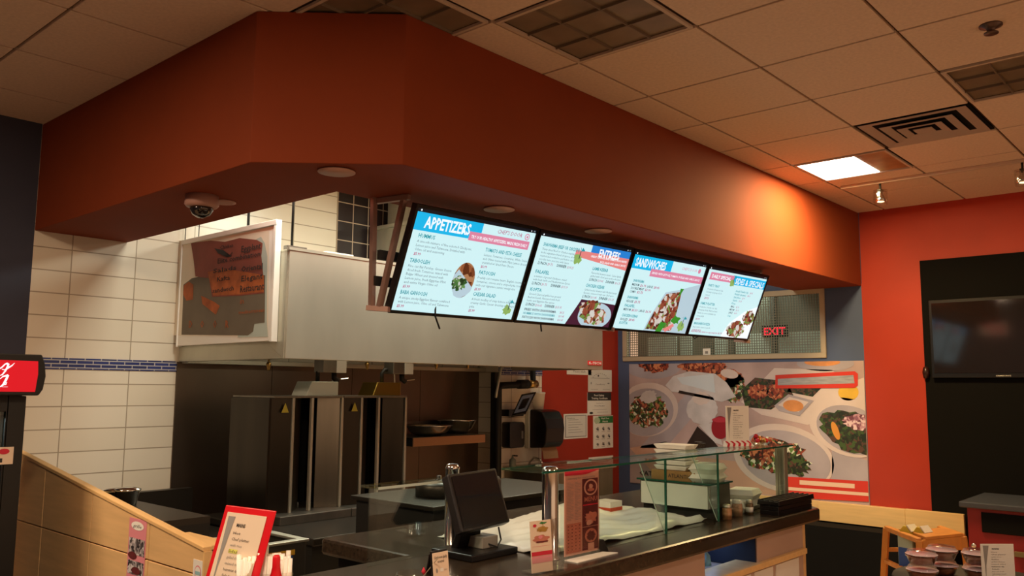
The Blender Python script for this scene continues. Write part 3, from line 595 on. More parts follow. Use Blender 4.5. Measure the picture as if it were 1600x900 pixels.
# ================================================================== MURAL on the far wall
def bw(px, py, XX=XR-.012): p = at(px, py, 'x', XX); return p
mz0, mz1, my0, my1 = .60, 1.80, 2.545, 4.915
t = thing('food_mural', 'large printed mural of food plates, wraps and salads on the blue wall', 'mural', (XR, (my0+my1)/2, mz0))
mb = MB(); mb.box((XR-.010, my0, mz0), (XR-.001, my1, mz1), 'paper2')
M['mbg'] = mat('mural_ground', '#b39a98', .6, var=.22, vscale=2.2); M['mpl'] = mat('mural_plate', '#cdbcb8', .55, var=.06, vscale=4); M['mpl2'] = mat('mural_plate_cool', '#a59ba3', .55, var=.12, vscale=3)
M['mwr'] = mat('mural_wrapper', '#c3bcbf', .6, var=.14, vscale=6); M['mdk'] = mat('mural_dark', '#2c1c16', .6, var=.3, vscale=8); M['mor'] = mat('mural_sauce', '#d08a52', .6, var=.15, vscale=15)
M['mred'] = mat('mural_red_band', '#c93325', .6); M['mcr'] = mat('mural_cream_band', '#e2bfa6', .6); M['mgr'] = mat('mural_blur_grey', '#9a9aa0', .6, var=.2, vscale=10, stretch=(1, 1, 8)); M['mlem'] = mat('mural_lemon', '#d8ac3a', .6, var=.1, vscale=10)
M['mdrink'] = mat('mural_red_drink', '#8f1826', .5); M['mwarm'] = mat('mural_warm_ground', '#c39a86', .6, var=.15, vscale=3)
pg = Page(mb, (XR-.0102, my1, mz0), (0, -(my1-my0), 0), (0, 0, mz1-mz0), .0008)
def q3(px, py):
    p = at(px, py, 'x', XR-.0102); return (min(1, max(0, (my1-p.y)/(my1-my0))), min(1, max(0, (p.z-mz0)/(mz1-mz0))))
def mp(pts, m, l): pg.poly([q3(*p) for p in pts], m, l)
def me_(cx, cy, rx, ry, m, l, rot=0, jag=0, n=36):
    pts = []
    for k in range(n):
        a = 2*PI*k/n; j = 1+jag*(random.random()-.5)*2; x, y = rx*math.cos(a)*j, ry*math.sin(a)*j
        pts.append((cx+x*math.cos(rot)-y*math.sin(rot), cy+x*math.sin(rot)+y*math.cos(rot)))
    mp(pts, m, l)
pg.rect(0, 0, 1, 1, 'mbg', 1)
mp([(984, 700), (1040, 760), (1230, 775), (1230, 730), (1100, 715), (1040, 690)], 'mwarm', 2)
mp([(1040, 700), (1110, 620), (1085, 600), (1000, 700)], 'mpl2', 2)                 # pale diagonal napkin
me_(1020, 572, 44, 20, 'mpl2', 2, 0); me_(1024, 571, 24, 11, F_MUR2, 3, 0, .15)       # bowl, upper left
me_(1012, 640, 48, 42, 'mpl', 4, -.2); me_(1010, 644, 43, 37, 'mpl2', 5, -.2); me_(1012, 642, 30, 27, F_MUR1, 6, 0, .12); me_(1014, 620, 13, 10, 'mwr', 7, 0, .2)
me_(1130, 590, 30, 16, F_MUR2, 4, .1, .12); me_(1100, 573, 38, 9, F_MUR2, 3, 0, .12); me_(1148, 607, 16, 22, F_MUR1, 4, .2, .15); me_(1140, 584, 14, 7, 'mpl', 5, .2)
mp([(1040, 602), (1052, 588), (1078, 580), (1118, 584), (1136, 598), (1150, 620), (1128, 628), (1100, 622), (1070, 614), (1050, 612)], 'mwr', 6)
mp([(1058, 590), (1115, 584), (1118, 614), (1090, 606), (1066, 600)], mat('mural_foil', '#c6ced8', .5), 7)
mp([(1062, 610), (1112, 620), (1110, 624), (1060, 614)], 'mdk', 7)
me_(1098, 640, 24, 24, 'mwr', 6, .2, .07); me_(1096, 622, 14, 10, 'mpl', 7, 0, .1)
mp([(1072, 696), (1090, 666), (1116, 690), (1124, 700), (1072, 702)], 'mdk', 4); mp([(1092, 664), (1118, 660), (1130, 696), (1118, 692)], 'mwr', 7)
me_(1126, 668, 14, 18, 'mdrink', 8); me_(1126, 656, 13, 4, mat('mural_drink_top', '#b03040', .5), 9)
mp([(1158, 628), (1210, 575), (1300, 578), (1350, 620), (1262, 664), (1190, 648)], 'mpl', 3)
mp([(1158, 610), (1180, 590), (1230, 596), (1240, 618), (1205, 640), (1165, 636)], F_MUR3, 5); me_(1185, 612, 16, 12, F_MUR2, 6, 0, .1); me_(1212, 612, 14, 12, F_MUR2, 6, 0, .1)
mp([(1238, 597), (1290, 600), (1270, 620), (1230, 612)], F_MUR3, 5)
mp([(1210, 634), (1232, 616), (1272, 626), (1250, 650), (1218, 642)], 'mpl2', 7); mp([(1216, 633), (1234, 620), (1264, 628), (1248, 644)], 'mpl', 8); me_(1240, 634, 16, 9, 'mor', 9, .1)
me_(1326, 613, 16, 13, 'mlem', 6); mp([(1320, 600), (1358, 590), (1358, 640), (1345, 640)], 'mpl', 4)
me_(1290, 568, 45, 12, 'mpl2', 3); me_(1285, 566, 28, 6, 'mor', 4)
me_(1328, 668, 66, 44, 'mpl', 6, .35); me_(1332, 672, 58, 36, 'mpl2', 7, .35); me_(1336, 676, 56, 30, F_MUR3, 8, .35, .1); me_(1345, 660, 26, 12, F_MUR4, 9, .1, .15); me_(1306, 673, 5, 15, mat('mural_orange', '#d08a3a', .5), 9, -.35)
me_(1225, 716, 80, 52, 'mpl', 4, .25); me_(1228, 718, 72, 44, 'mpl2', 5, .25); me_(1212, 712, 52, 26, F_MUR1, 7, .2, .15); me_(1190, 700, 22, 18, F_MUR2, 8, 0, .15); me_(1240, 726, 26, 16, F_MUR3, 8, .3, .25)
mp([(1300, 700), (1358, 720), (1358, 760), (1300, 760)], 'mpl2', 4)
mp([(1212, 586), (1336, 580), (1341, 584), (1341, 602), (1336, 606), (1212, 607)], 'mred', 10); mp([(1216, 592), (1334, 586), (1336, 599), (1216, 602)], 'mgr', 11)
mp([(1222, 744), (1358, 752), (1358, 784), (1222, 778)], 'mred', 10); mp([(1222, 760), (1358, 770), (1358, 775), (1222, 765)], 'mcr', 11); mp([(1250, 750), (1336, 756), (1336, 763), (1250, 757)], 'mcr', 11)
a = q3(1000, 742); b = q3(1036, 740); pg.text('CATERING', a[0], a[1], .055, 'ink', 9, fit=b[0]-a[0]+.045, bold=.015)
mb.build('printed_panel', t)
mb = MB(); mb.box((XR-.035, 2.965, .44), (XR-.0, 3.95, .60), 'wood2')
tag(mb.build('wall_rail', bevel=.003), 'pale wooden wall rail board under the food mural', 'rail')
mb = MB(); mb.box((XR-.06, 2.25, .44), (XR-.0, 2.958, .60), 'wood2'); mb.box((XR-.06, 1.82, .44), (XR-.02, 2.25, .605), 'wood2')
tag(mb.build('wall_rail', bevel=.003), 'pale wooden wall rail board under the red wall', 'rail')
mb = MB(); mb.box((XR-.30, 1.85, .02), (XR-.062, 4.2, .43), 'pitch'); mb.box((XR-.03, 2.1, .0), (XR-.001, 4.9, .44), 'pitch')
tag(mb.build('bench_back'), 'black padded bench back below the wooden rail', 'bench')
# television
t = thing('wall_television', 'large black flat television hung on the black wall panel', 'television', (XR-.05, 1.45, 1.66))
mb = MB(); mb.box((XR-.05, .92, 1.655), (XR-.006, 2.0, 2.275), 'blackgloss'); mb.build('housing', t, bevel=.004)
mb = MB(); mb.box((XR-.053, .945, 1.69), (XR-.0501, 1.978, 2.25), mat('tv_glass', '#1c1615', .07, spec=.8)); mb.build('screen', t)
mb = MB(); c = at(1568, 587, 'x', XR-.052); pg = Page(mb, (XR-.0508, c.y+.05, c.z-.007), (0, -.10, 0), (0, 0, .014)); pg.text('SAMSUNG', 0, .1, 1.1, 'paper2', fit=1, bold=.01); mb.build('badge', t)
mb = MB(); c = at(1447, 582, 'x', XR-.02); mb.lathe([(0, -.05), (.02, -.045), (.028, 0), (.02, .04), (0, .05)], c, mat('dark_maroon_plastic', '#2a1412', .3), 14)
tag(mb.build('wall_hook'), 'small dark rounded fitting on the wall edge left of the television', 'wall fitting')
# trash cabinet
t = thing('waste_cabinet', 'dark red waste cabinet with grey top and black slot below the television', 'waste cabinet', (6.8, 1.2, 0))
mb = MB(); mb.box((6.5, .6, 0), (7.1, 1.60, .76), 'darkred'); mb.build('cabinet_body', t, bevel=.004)
mb = MB(); mb.box((6.46, .55, .76), (7.15, 1.64, .80), 'slate'); mb.build('cabinet_top', t, bevel=.008)
a = at(1533, 800, 'x', 6.495); b = at(1533, 831, 'x', 6.495); mb = MB(); mb.box((6.488, .75, b.z), (6.5, a.y, a.z), 'pitch'); mb.build('slot_flap', t, bevel=.003)
c = at(1523, 852, 'x', 6.49); mb = MB(); mb.lathe([(0, .03), (.014, .028), (.018, .018), (.01, .006), (.008, 0), (0, 0)], c, 'chrome', 14, mtx=Matrix.Rotation(-PI/2, 3, 'Y')); mb.build('knob', t)
mb = MB(); a = at(1585, 862, 'x', 6.48); mb.box((6.47, a.y-.5, a.z-.03), (6.5, a.y, a.z), mat('olive_slat', '#6b5c3a', .6)); mb.build('door_slat', t)

# ================================================================== BACK WALL (right part): papers, dispensers, pipes
def sheet(name, label, cat, x0, y0, x1, y1, fn, wall=YB2, base='paper', tilt=0):
    a, b = at(x0, y0, 'y', wall-.004), at(x1, y1, 'y', wall-.004)
    mb = MB(); mb.box((a.x, wall-.004, b.z), (min(b.x, XR-.004), wall-.0005, a.z), base)
    pg = Page(mb, (a.x, wall-.0042, b.z), (min(b.x, XR-.004)-a.x, 0, 0), (0, 0, a.z-b.z), .0006); fn(pg); return tag(mb.build(name), label, cat)
def f1(p):
    for k in range(9): a = PI*.15+PI*.7*k/8; p.ell(.5+.33*math.cos(a), .52+.30*math.sin(a), .02, .018, 'greyink', 1, n=6)
    p.ell(.42, .72, .03, .05, 'ink', 1, n=8); p.rect(.1, .6, .9, .615, 'greyink', 1); p.ell(.12, .38, .02, .06, 'greyink', 1, n=8); p.ell(.85, .38, .05, .03, 'greyink', 1, n=8)
    p.text('Certificate', .3, .3, .09, 'greyink', fit=.4); p.rect(.1, .1, .4, .11, 'greyink', 1); p.rect(.6, .1, .9, .11, 'greyink', 1)
def f2(p):
    p.rect(0, .64, 1, 1, 'ink', 1); p.text('Food Safety', .27, .83, .12, 'paper', 2, fit=.42, bold=.02); p.text('Training Certificate', .16, .70, .12, 'paper', 2, fit=.68, bold=.02)
    p.text('Awarded to', .36, .5, .06, 'greyink', fit=.3); p.text('Food Handler', .3, .38, .08, 'ink', fit=.42)
    p.rect(.2, .25, .8, .26, 'greyink', 1); p.ell(.15, .1, .08, .05, 'ink', 1, n=10); p.rect(.4, .12, .85, .13, 'greyink', 1)
def f3(p):
    p.rect(.05, .06, .95, .94, 'greyink', 1); p.rect(.08, .09, .92, .91, 'paper2', 2)
    for k in range(6): p.rect(.18, .75-k*.1, .18+.6*(.7+.3*((k*7) % 3)/2), .765-k*.1, 'greyink', 3)
    p.text('Licence', .14, .8, .1, 'ink', 3, fit=.3)
def f4(p):
    p.rect(.25, .77, 1, .98, 'greenink', 1); p.text('Wash Your', .38, .89, .075, 'paper', 2, fit=.42, bold=.02); p.text('Hands', .46, .80, .075, 'paper', 2, fit=.27, bold=.02); p.ell(.18, .86, .15, .10, mat('pale_green_print', '#b9c9a8', .7), 2, jag=.12)
    for j in range(3):
        for i in range(3):
            x, y = .2+i*.29, .60-j*.23; p.ell(x, y, .06, .05, 'greyink', 1, n=9, jag=.3); p.ell(x+.03, y-.03, .035, .025, 'ink', 2, n=7, jag=.3); p.rect(x-.08, y-.09, x+.08, y-.08, 'greyink', 1)
def f5(p): p.text('Please wash', .25, .3, .5, 'greyink', fit=.5)
def f6(p): p.rect(.1, .6, .8, .63, 'greyink', 1); p.rect(.1, .35, .7, .38, 'greyink', 1)
sheet('wall_notice', 'narrow white note taped at the top of the red wall by the hood end', 'notice', 886, 574, 924, 586, f5)
sheet('certificate', 'white certificate with a curved heading, topmost sheet on the red wall', 'certificate', 919, 577, 956, 612, f1, base='paper2')
sheet('certificate', 'food safety training certificate with a black heading on the red wall', 'certificate', 918, 613, 955, 648, f2)
sheet('certificate', 'framed grey licence sheet beside the paper towel dispenser', 'certificate', 881, 647, 918, 684, f3)
sheet('wash_hands_poster', 'hand washing poster with a green heading on the red wall', 'poster', 927, 650, 958, 699, f4)
sheet('wall_notice', 'blank-looking white notice low on the red wall seen through the glass shelf', 'notice', 920, 715, 958, 731, f6)
# gas pipe and valve
t = thing('gas_pipe', 'black gas pipe with elbow and brass valve left of the white tiles', 'pipe', (5.49, 5.0, 0))
P = at(779, 606, 'y', 4.98); Q = at(833, 600, 'y', 4.98); R_ = at(832, 574, 'y', 4.98)
mb = MB(); mb.tube([(P.x, 4.98, 0), (P.x, 4.98, P.z-.02), (P.x+.03, 4.98, P.z+.02), (Q.x, 4.98, Q.z), (R_.x, 4.98, R_.z+.02)], .03, 'black', 12); pr = mb.build('pipe_run', t)
mb = MB(); mb.tube([(Q.x-.2, 4.98, Q.z-.005), (Q.x-.08, 4.98, Q.z-.002)], .042, 'black', 12); mb.build('coupling', pr)
mb = MB(); mb.tube([(Q.x-.06, 4.975, Q.z-.005), (Q.x+.035, 4.975, Q.z)], .036, 'brass', 12); mb.build('valve', pr)
a, b = at(784, 570, 'y', 4.9), at(776, 612, 'y', 4.9); mb = MB(); mb.tube([a+Vector((.005, 0, .05)), a, b, b+Vector((-.01, 0, -.05))], .012, 'steel', 8); mb.build('flexible_line', t)
mb = MB(); mb.box((P.x-.015, 5.01, .3), (P.x+.05, YB2-.001, 1.68), 'black'); mb.build('pipe_backing', t)
# tablet order terminal
t = thing('order_tablet', 'black framed tablet tilted on a wall arm above the soap dispenser', 'tablet', (5.8, 4.9, 1.3))
A, B_, Cc, D = at(799, 650, 'y', 4.86), at(822, 645, 'y', 4.80), at(838, 612, 'y', 4.86), at(815, 616, 'y', 4.92)
mb = MB(); n_ = (B_-A).cross(D-A).normalized(); mb.prism([A, B_, Cc, D], n_*-.02, 'blackgloss'); mb.build('case', t, bevel=.003)
mb = MB(); ce = (A+B_+Cc+D)/4; mb.add([ce+(p-ce)*.8+n_*.001 for p in (A, B_, Cc, D)], [(0, 1, 2, 3)], mat('tablet_screen', '#8f7f78', .2, emit=.12)); 
for k in range(3): mb.add([ce+(A.lerp(D, .3+.18*k)-ce)*.6+n_*.002, ce+(B_.lerp(Cc, .3+.18*k)-ce)*.6+n_*.002, ce+(B_.lerp(Cc, .34+.18*k)-ce)*.6+n_*.002, ce+(A.lerp(D, .34+.18*k)-ce)*.6+n_*.002], [(0, 1, 2, 3)], 'ink')
mb.build('screen', t)
a, b = at(790, 640, 'y', 5.0), at(813, 650, 'y', 5.0); mb = MB(); mb.box((a.x, 4.96, b.z), (b.x, YB2-.001, a.z), 'blackgloss'); mb.tube([((a.x+b.x)/2, 4.98, (a.z+b.z)/2), ce-n_*.01], .012, 'black', 8); mb.build('wall_arm', t, bevel=.003)
# soap dispenser
a, b = at(797, 660, 'y', 4.96), at(820, 699, 'y', 4.96)
t = thing('soap_dispenser', 'small black soap dispenser on the white tiles beside the towel dispenser', 'soap dispenser', ((a.x+b.x)/2, 5.0, b.z))
mb = MB(); w2 = (b.x-a.x)/2; cx_, cz_ = (a.x+b.x)/2, (a.z+b.z)/2; h2 = (a.z-b.z)/2
mb.prism([(cx_+w2*x, YB2-.001, cz_+h2*z) for x, z in ((-.9, -1), (.8, -1), (1, -.8), (1, .8), (.8, 1), (-.9, 1), (-1, .9), (-1, -.9))], (0, -.10, 0), 'blackgloss'); mb.build('body', t, bevel=.012)
mb = MB(); mb.box((cx_+w2*.5, YB2-.106, cz_-h2*.3), (cx_+w2*.75, YB2-.098, cz_+h2*.3), mat('grey_window', '#6f6f70', .3)); mb.build('sight_window', t, bevel=.003)
# towel dispenser
a, b = at(820, 645, 'y', 5.05), at(872, 700, 'y', 4.9)
t = thing('towel_dispenser', 'black rounded paper towel dispenser with a brown towel hanging out', 'towel dispenser', (6.1, 4.95, 1.0))
x0_, x1_ = 5.87, 6.13; z0_, z1_ = at(845, 700, 'y', 4.95).z, at(845, 640, 'y', 4.95).z
mb = MB(); mb.box((x0_-.01, YB2-.05, z0_), (x1_+.0, YB2-.001, z1_), mat('pale_grey_plastic', '#c9cabb', .5)); mb.build('back_plate', t, bevel=.006)
mb = MB(); mb.prism([(x0_, YB2-.051, z0_), (x0_, YB2-.20, z0_+.01), (x0_, YB2-.235, z0_+.05), (x0_, YB2-.25, z0_+.18), (x0_, YB2-.235, z1_-.08), (x0_, YB2-.19, z1_-.015), (x0_, YB2-.12, z1_+.0), (x0_, YB2-.051, z1_)], (x1_-x0_, 0, 0), 'blackgloss'); cv = mb.build('cover', t, bevel=.012)
mb = MB(); mb.prism([(x0_+.02, YB2-.17, z0_+.01), (x0_+.02, YB2-.19, z0_-.03), (x0_+.02, YB2-.20, z0_-.09), (x0_+.02, YB2-.196, z0_-.09), (x0_+.02, YB2-.185, z0_-.03), (x0_+.02, YB2-.165, z0_+.01)], (x1_-x0_-.05, 0, 0), mat('brown_towel', '#a5805c', .8)); mb.build('paper_towel', cv)
# cup behind the tablet
c = at(840, 641, 'y', 4.98); mb = MB(); mb.lathe([(0, 0), (.045, 0), (.06, .14), (.064, .142), (.064, .152), (.055, .156), (0, .156)], (c.x, 4.97, z1_+.002), 'white', 20)
tag(mb.build('paper_tub'), 'white lidded tub standing on top of the towel dispenser', 'tub')
# tap and soap pump behind the glass
c = at(801, 731, 'y', 4.9); mb = MB(); mb.lathe([(.03, 0), (.03, .07), (.01, .085), (.006, .11), (0, .112)], (c.x, 4.9, c.z), mat('murky_plastic', '#6d7468', .3), 14); mb.tube([(c.x, 4.9, c.z+.105), (c.x+.04, 4.88, c.z+.10)], .006, 'black', 6)
tag(mb.build('soap_pump'), 'small pump bottle on the sink ledge below the soap dispenser', 'pump bottle')
c2 = at(834, 733, 'y', 4.9); mb = MB(); mb.tube([(c2.x, 4.95, c.z), (c2.x, 4.95, c2.z+.06), (c2.x, 4.90, c2.z+.10), (c2.x, 4.83, c2.z+.09), (c2.x, 4.80, c2.z+.05)], .011, 'chrome', 8)
tag(mb.build('tap'), 'chrome tap on the sink ledge under the towel dispenser', 'tap')
zz = c.z
mb = MB(); mb.box((5.56, 4.5, zz-.03), (6.5, YB2-.001, zz), 'steel'); mb.box((5.58, 4.52, 0), (6.47, YB2-.01, zz-.03), 'steel_dark')
tag(mb.build('sink_counter', bevel=.004), 'steel sink counter along the tiled wall behind the serving glass', 'counter')

# pans on a shelf
a, b = at(655, 690, 'y', 4.95), at(745, 676, 'y', 4.95)
t = thing('pan_shelf', 'small steel wall shelf carrying two metal bowls right of the broilers', 'shelf', (4.85, 5.1, 1.13))
SZ = 1.165
mb = MB(); mb.box((4.33, 4.86, SZ-.012), (5.12, YB-.013, SZ), 'steel_dark'); mb.box((4.33, 4.85, SZ-.065), (5.12, 4.862, SZ), mat('tan_steel_lip', '#b08a68', .4, .7)); mb.box((4.33, 4.86, SZ-.065), (4.342, YB-.013, SZ), 'black'); mb.build('shelf_board', t, bevel=.002)
mb = MB(); mb.prism([(4.35, YB-.013, SZ), (4.35, YB-.013, SZ+.1), (4.9, YB-.013, SZ+.1), (4.9, YB-.013, SZ)], (0, -.01, 0), 'steel_dark'); mb.build('backstop', t)
def bowl(cx, cy, r, h, label):
    mb = MB(); mb.lathe([(0, 0), (r*.5, 0), (r*.8, h*.4), (r*.97, h*.92), (r*1.03, h), (r*1.0, h), (r*.94, h*.9), (r*.76, h*.42), (r*.48, .006), (0, .006)], (cx, cy, SZ), 'chrome', 32)
    tag(mb.build('metal_bowl'), label, 'bowl', 'metal bowls on the wall shelf')
c = at(673, 664, 'y', 5.0); bowl(c.x-.02, 5.0, .19, .085, 'shallow metal bowl at the left end of the wall shelf')
c = at(712, 660, 'y', 5.12); bowl(c.x, 5.11, .17, .115, 'deeper metal bowl behind the shallow one on the wall shelf')

# ================================================================== GYRO BROILERS
def gyro(x0, x1, label, motor, lab_x):
    y0, y1, z0, z1 = 4.35, 4.80, .76, 1.478
    t = thing('gyro_broiler', label, 'broiler', ((x0+x1)/2, (y0+y1)/2, z0), group='vertical broilers under the hood')
    W = x1-x0
    mb = MB(); mb.box((x0, y0-.12, z0), (x1, y1, z0+.05), 'steel_dark'); mb.build('drip_tray', t, bevel=.004)
    mb = MB(); mb.box((x0+.03, y1-.12, z0+.05), (x1-.03, y1, z1), 'black'); mb.build('burner_column', t, bevel=.003)
    mb = MB(); mb.box((x0, y0-.01, z1), (x1, y1, z1+.012), 'steel_dark'); mb.build('top_plate', t, bevel=.002)
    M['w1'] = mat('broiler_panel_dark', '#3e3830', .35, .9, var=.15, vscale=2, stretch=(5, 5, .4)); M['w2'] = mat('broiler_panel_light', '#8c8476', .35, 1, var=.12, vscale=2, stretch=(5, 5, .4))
    # outer and inner wing doors, standing at angles
    def wing(xa, ya, xb, yb, m, nm='wing_door'):
        mb = MB(); d = Vector((yb-ya, xa-xb, 0)).normalized()*-.012
        mb.prism([(xa, ya, z0+.05), (xb, yb, z0+.05), (xb, yb, z1), (xa, ya, z1)], (d.x, d.y, 0), m); mb.build(nm, t, bevel=.002)
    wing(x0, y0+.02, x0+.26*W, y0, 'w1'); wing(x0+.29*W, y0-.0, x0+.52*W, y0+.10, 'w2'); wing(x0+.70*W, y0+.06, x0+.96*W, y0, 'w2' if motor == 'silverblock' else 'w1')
    wing(x0+.0*W, y0+.02, x0, y1, 'w1', 'side_panel'); wing(x1, y1, x1, y0, 'w1', 'side_panel')
    for fx in (.27, .54, .985):
        mb = MB(); mb.box((x0+fx*W-.008, y0-.012, z0+.05), (x0+fx*W+.008, y0+.012, z1), 'steel'); mb.build('corner_post', t, bevel=.002)
    mb = MB(); cx = x0+.72*W; mm = motor; mb.prism([(cx-.10, y0+.05, z1+.012), (cx+.14, y0+.05, z1+.012), (cx+.14, y0+.05, z1+.10), (cx-.06, y0+.05, z1+.10)], (0, .16, 0), mm); mh = mb.build('motor_housing', t, bevel=.004)
    mb = MB(); q = Vector((cx+.03, y0+.12, z1+.10)); mb.tube([q, q+Vector((0, 0, .06)), q+Vector((.02, 0, .085)), q+Vector((.10, 0, .09))], .013, 'black', 8); mb.build('skewer_arm', mh)
    mb = MB(); q = Vector((cx+.10, y0+.14, z1+.02)); mb.tube([q, q+Vector((.05, 0, .05)), q+Vector((.06, 0, .08)), q+Vector((.055, 0, .15))], .005, 'steel', 6); mb.build('power_cord', mh)
    mb = MB(); lx = lab_x; mb.prism([(lx-.024, y0-.014, z1-.085), (lx+.024, y0-.014, z1-.085), (lx, y0-.014, z1-.03)], (0, .003, 0), mat('warning_yellow', '#b3a63c', .5)); mb.build('warning_sticker', t)
    mb = MB(); mb.lathe([(.05, 0), (.05, .03), (.025, .045), (.006, .05), (.006, .62), (0, .62)], ((x0+x1)/2, y0+.16, z0+.05), 'steel', 14); mb.build('spit', t)
gyro(2.785, 3.285, 'tall steel vertical broiler with a silver motor block, left of the pair', 'silverblock', 2.86)
M['goldblock'] = mat('amber_steel', '#c2a24e', .3, 1)  # yellow steel of the right broiler's motor block
gyro(3.29, 3.81, 'tall steel vertical broiler with a brassy motor block, right of the pair', 'goldblock', 3.37)
for n, px in enumerate((530, 636)):
    c = at(px, 572, 'y', 4.4); t = thing('power_box', ['grey outlet box with a white label under the hood above the left broiler', 'grey outlet box with a white label under the hood above the right broiler'][n], 'outlet box', (c.x, 4.42, 1.62), group='outlet boxes under the hood')
    mb = MB(); mb.box((c.x-.12, 4.40, 1.635), (c.x+.05, 4.50, 1.72), 'steel_dark'); pb_ = mb.build('box', t, bevel=.003)
    mb = MB(); mb.box((c.x-.02, 4.397, 1.635), (c.x+.055, 4.40, 1.72), 'paper2'); mb.build('label_plate', pb_)
    mb = MB(); mb.tube([(c.x, 4.45, 1.635), (c.x, 4.45, 1.60), (c.x+.03, 4.45, 1.585)], .018, 'black', 8); mb.tube([(c.x+.02, 4.45, 1.59), (c.x+.09, 4.42, 1.60)], .004, 'chrome', 6); mb.build('plug', pb_)
    mb = MB(); mb.tube([(c.x-.04, 4.45, 1.636), (c.x-.04, 4.45, 1.72)], .01, 'steel', 6); mb.build('conduit', t)
# equipment stand below the broilers
t = thing('equipment_stand', 'dark steel equipment stand with shelf under the vertical broilers', 'stand', (3.6, 4.3, 0))
mb = MB(); mb.box((2.68, 3.76, .72), (4.6, 4.95, .76), 'steel_black'); mb.build('worktop', t, bevel=.006)
mb = MB(); mb.box((2.70, 3.80, .50), (4.58, 4.9, .72), 'black'); mb.build('front_panel', t)
for x, y in ((2.73, 3.82), (4.54, 3.82), (2.73, 4.88), (4.54, 4.88)):
    mb = MB(); mb.tube([(x, y, 0), (x, y, .5)], .02, 'steel', 8); mb.build('leg', t)
mb = MB(); mb.box((2.72, 3.85, .18), (4.56, 4.9, .20), 'steel_dark'); mb.build('undershelf', t)
# griddle at the far left, with a rail and knobs
t = thing('flat_grill', 'dark flat grill with a steel front rail behind the wooden partition', 'grill', (2.1, 4.4, 0))
mb = MB(); mb.box((1.80, 4.25, 0), (2.66, 5.05, .66), 'black'); mb.box((1.80, 4.22, .66), (2.66, 5.05, .72), 'steel_black'); mb.build('body', t, bevel=.004)
mb = MB(); mb.box((1.80, 5.0, .72), (2.66, 5.06, .92), 'steel_black'); mb.build('splash_guard', t)
mb = MB(); mb.tube([(1.82, 4.16, .68), (2.64, 4.16, .68)], .014, 'steel', 8); mb.build('front_rail', t)
# fryer bin
t = thing('open_bin', 'open-topped steel bin with yellow and blue stickers behind the counter', 'bin', (2.1, 3.1, 0))
bx0, bx1, by0, by1, bz = 1.93, 2.32, 3.31, 3.62, .85
mb = MB()
for a, b in (((bx0, by0, 0), (bx1, by0+.015, bz)), ((bx0, by1-.015, 0), (bx1, by1, bz)), ((bx0, by0+.015, 0), (bx0+.015, by1-.015, bz)), ((bx1-.015, by0+.015, 0), (bx1, by1-.015, bz)), ((bx0, by0, .3), (bx1, by1, .32))): mb.box(a, b, 'steel_dark')
mb.build('shell', t, bevel=.002)
mb = MB()
for a, b in (((bx0-.01, by0-.01, bz), (bx1+.01, by0+.03, bz+.012)), ((bx0-.01, by1-.03, bz), (bx1+.01, by1+.01, bz+.012)), ((bx0-.01, by0+.03, bz), (bx0+.03, by1-.03, bz+.012)), ((bx1-.03, by0+.03, bz), (bx1+.01, by1-.03, bz+.012))): mb.box(a, b, 'steel')
mb.build('rim', t, bevel=.003)
mb = MB(); mb.box((bx0+.12, by0-.003, bz-.05), (bx1-.06, by0, bz-.028), 'yellow'); mb.box((bx0+.10, by0-.003, bz-.10), (bx1-.07, by0, bz-.053), 'bluest'); mb.build('stickers', t)
for px, py, x in ((183, 775, 1.32), (198, 777, 1.36)):
    pass

# ================================================================== SERVING COUNTER
CZ = 1.0; CY0, CY1 = 1.61, 2.62
t = thing('serving_counter', 'long serving counter with dark speckled stone top and pale panelled front', 'counter', (2.2, 2.0, 0))
mb = MB(); mb.prism([(4.04, 1.66, CZ-.06), (4.04, 2.5, CZ-.06), (4.02, CY1, CZ-.06), (1.9, CY1, CZ-.06), (1.9, 2.16, CZ-.06), (.3, 2.16, CZ-.06), (.3, CY0, CZ-.06), (3.99, CY0, CZ-.06)], (0, 0, .06), 'stone'); mb.build('stone_top', t, bevel=.012)
M['pinkwood'] = mat('pale_pink_panel', '#b59a8a', .5, var=.06, vscale=4); M['recess'] = mat('dark_blue_recess', '#141420', .6)
mb = MB(); mb.box((.35, 1.66, 0), (2.985, 2.1, CZ-.06), 'pinkwood'); mb.box((3.43, 1.66, 0), (3.90, 2.5, CZ-.06), 'pinkwood'); mb.box((2.985, 1.66, 0), (3.43, 1.76, .80), 'pinkwood'); mb.box((2.985, 2.05, 0), (3.43, 2.1, CZ-.06), 'recess'); mb.box((3.425, 1.665, .8), (3.4305, 2.05, CZ-.061), 'recess'); mb.box((2.984, 1.665, .8), (2.99, 2.05, CZ-.061), 'recess')
mb.box((1.95, 2.1, .1), (3.9, 2.58, CZ-.06), 'black')
mb.build('base', t, bevel=.002)
mb = MB(); mb.box((3.90, 1.66, 0), (3.93, 2.5, CZ-.06), 'wood'); mb.build('end_panel', t, bevel=.002)
mb = MB(); mb.box((2.98, 1.64, .80), (3.90, 1.76, .825), 'wood2'); mb.build('ledge', t, bevel=.003)
l = lamp('under_counter_light', (3.2, 1.85, .93), .36, .9, (.35, .55, 1.0), sizey=.06)
mb = MB(); c = Vector((3.22, 1.80, .826)); mb.lathe([(.0, 0), (.035, 0), (.03, .04), (.012, .06), (.02, .075), (.0, .085)], c, mat('pale_blue_cloth', '#7fb8d6', .7), 10); mb.add([c+Vector(p) for p in ((-.05, 0, .05), (-.02, 0, .07), (0, 0, .045))], [(0, 1, 2)], mat('pale_blue_cloth', '#7fb8d6', .7))
tag(mb.build('blue_cloth'), 'small crumpled light blue cloth in the lit recess under the counter top', 'cloth')
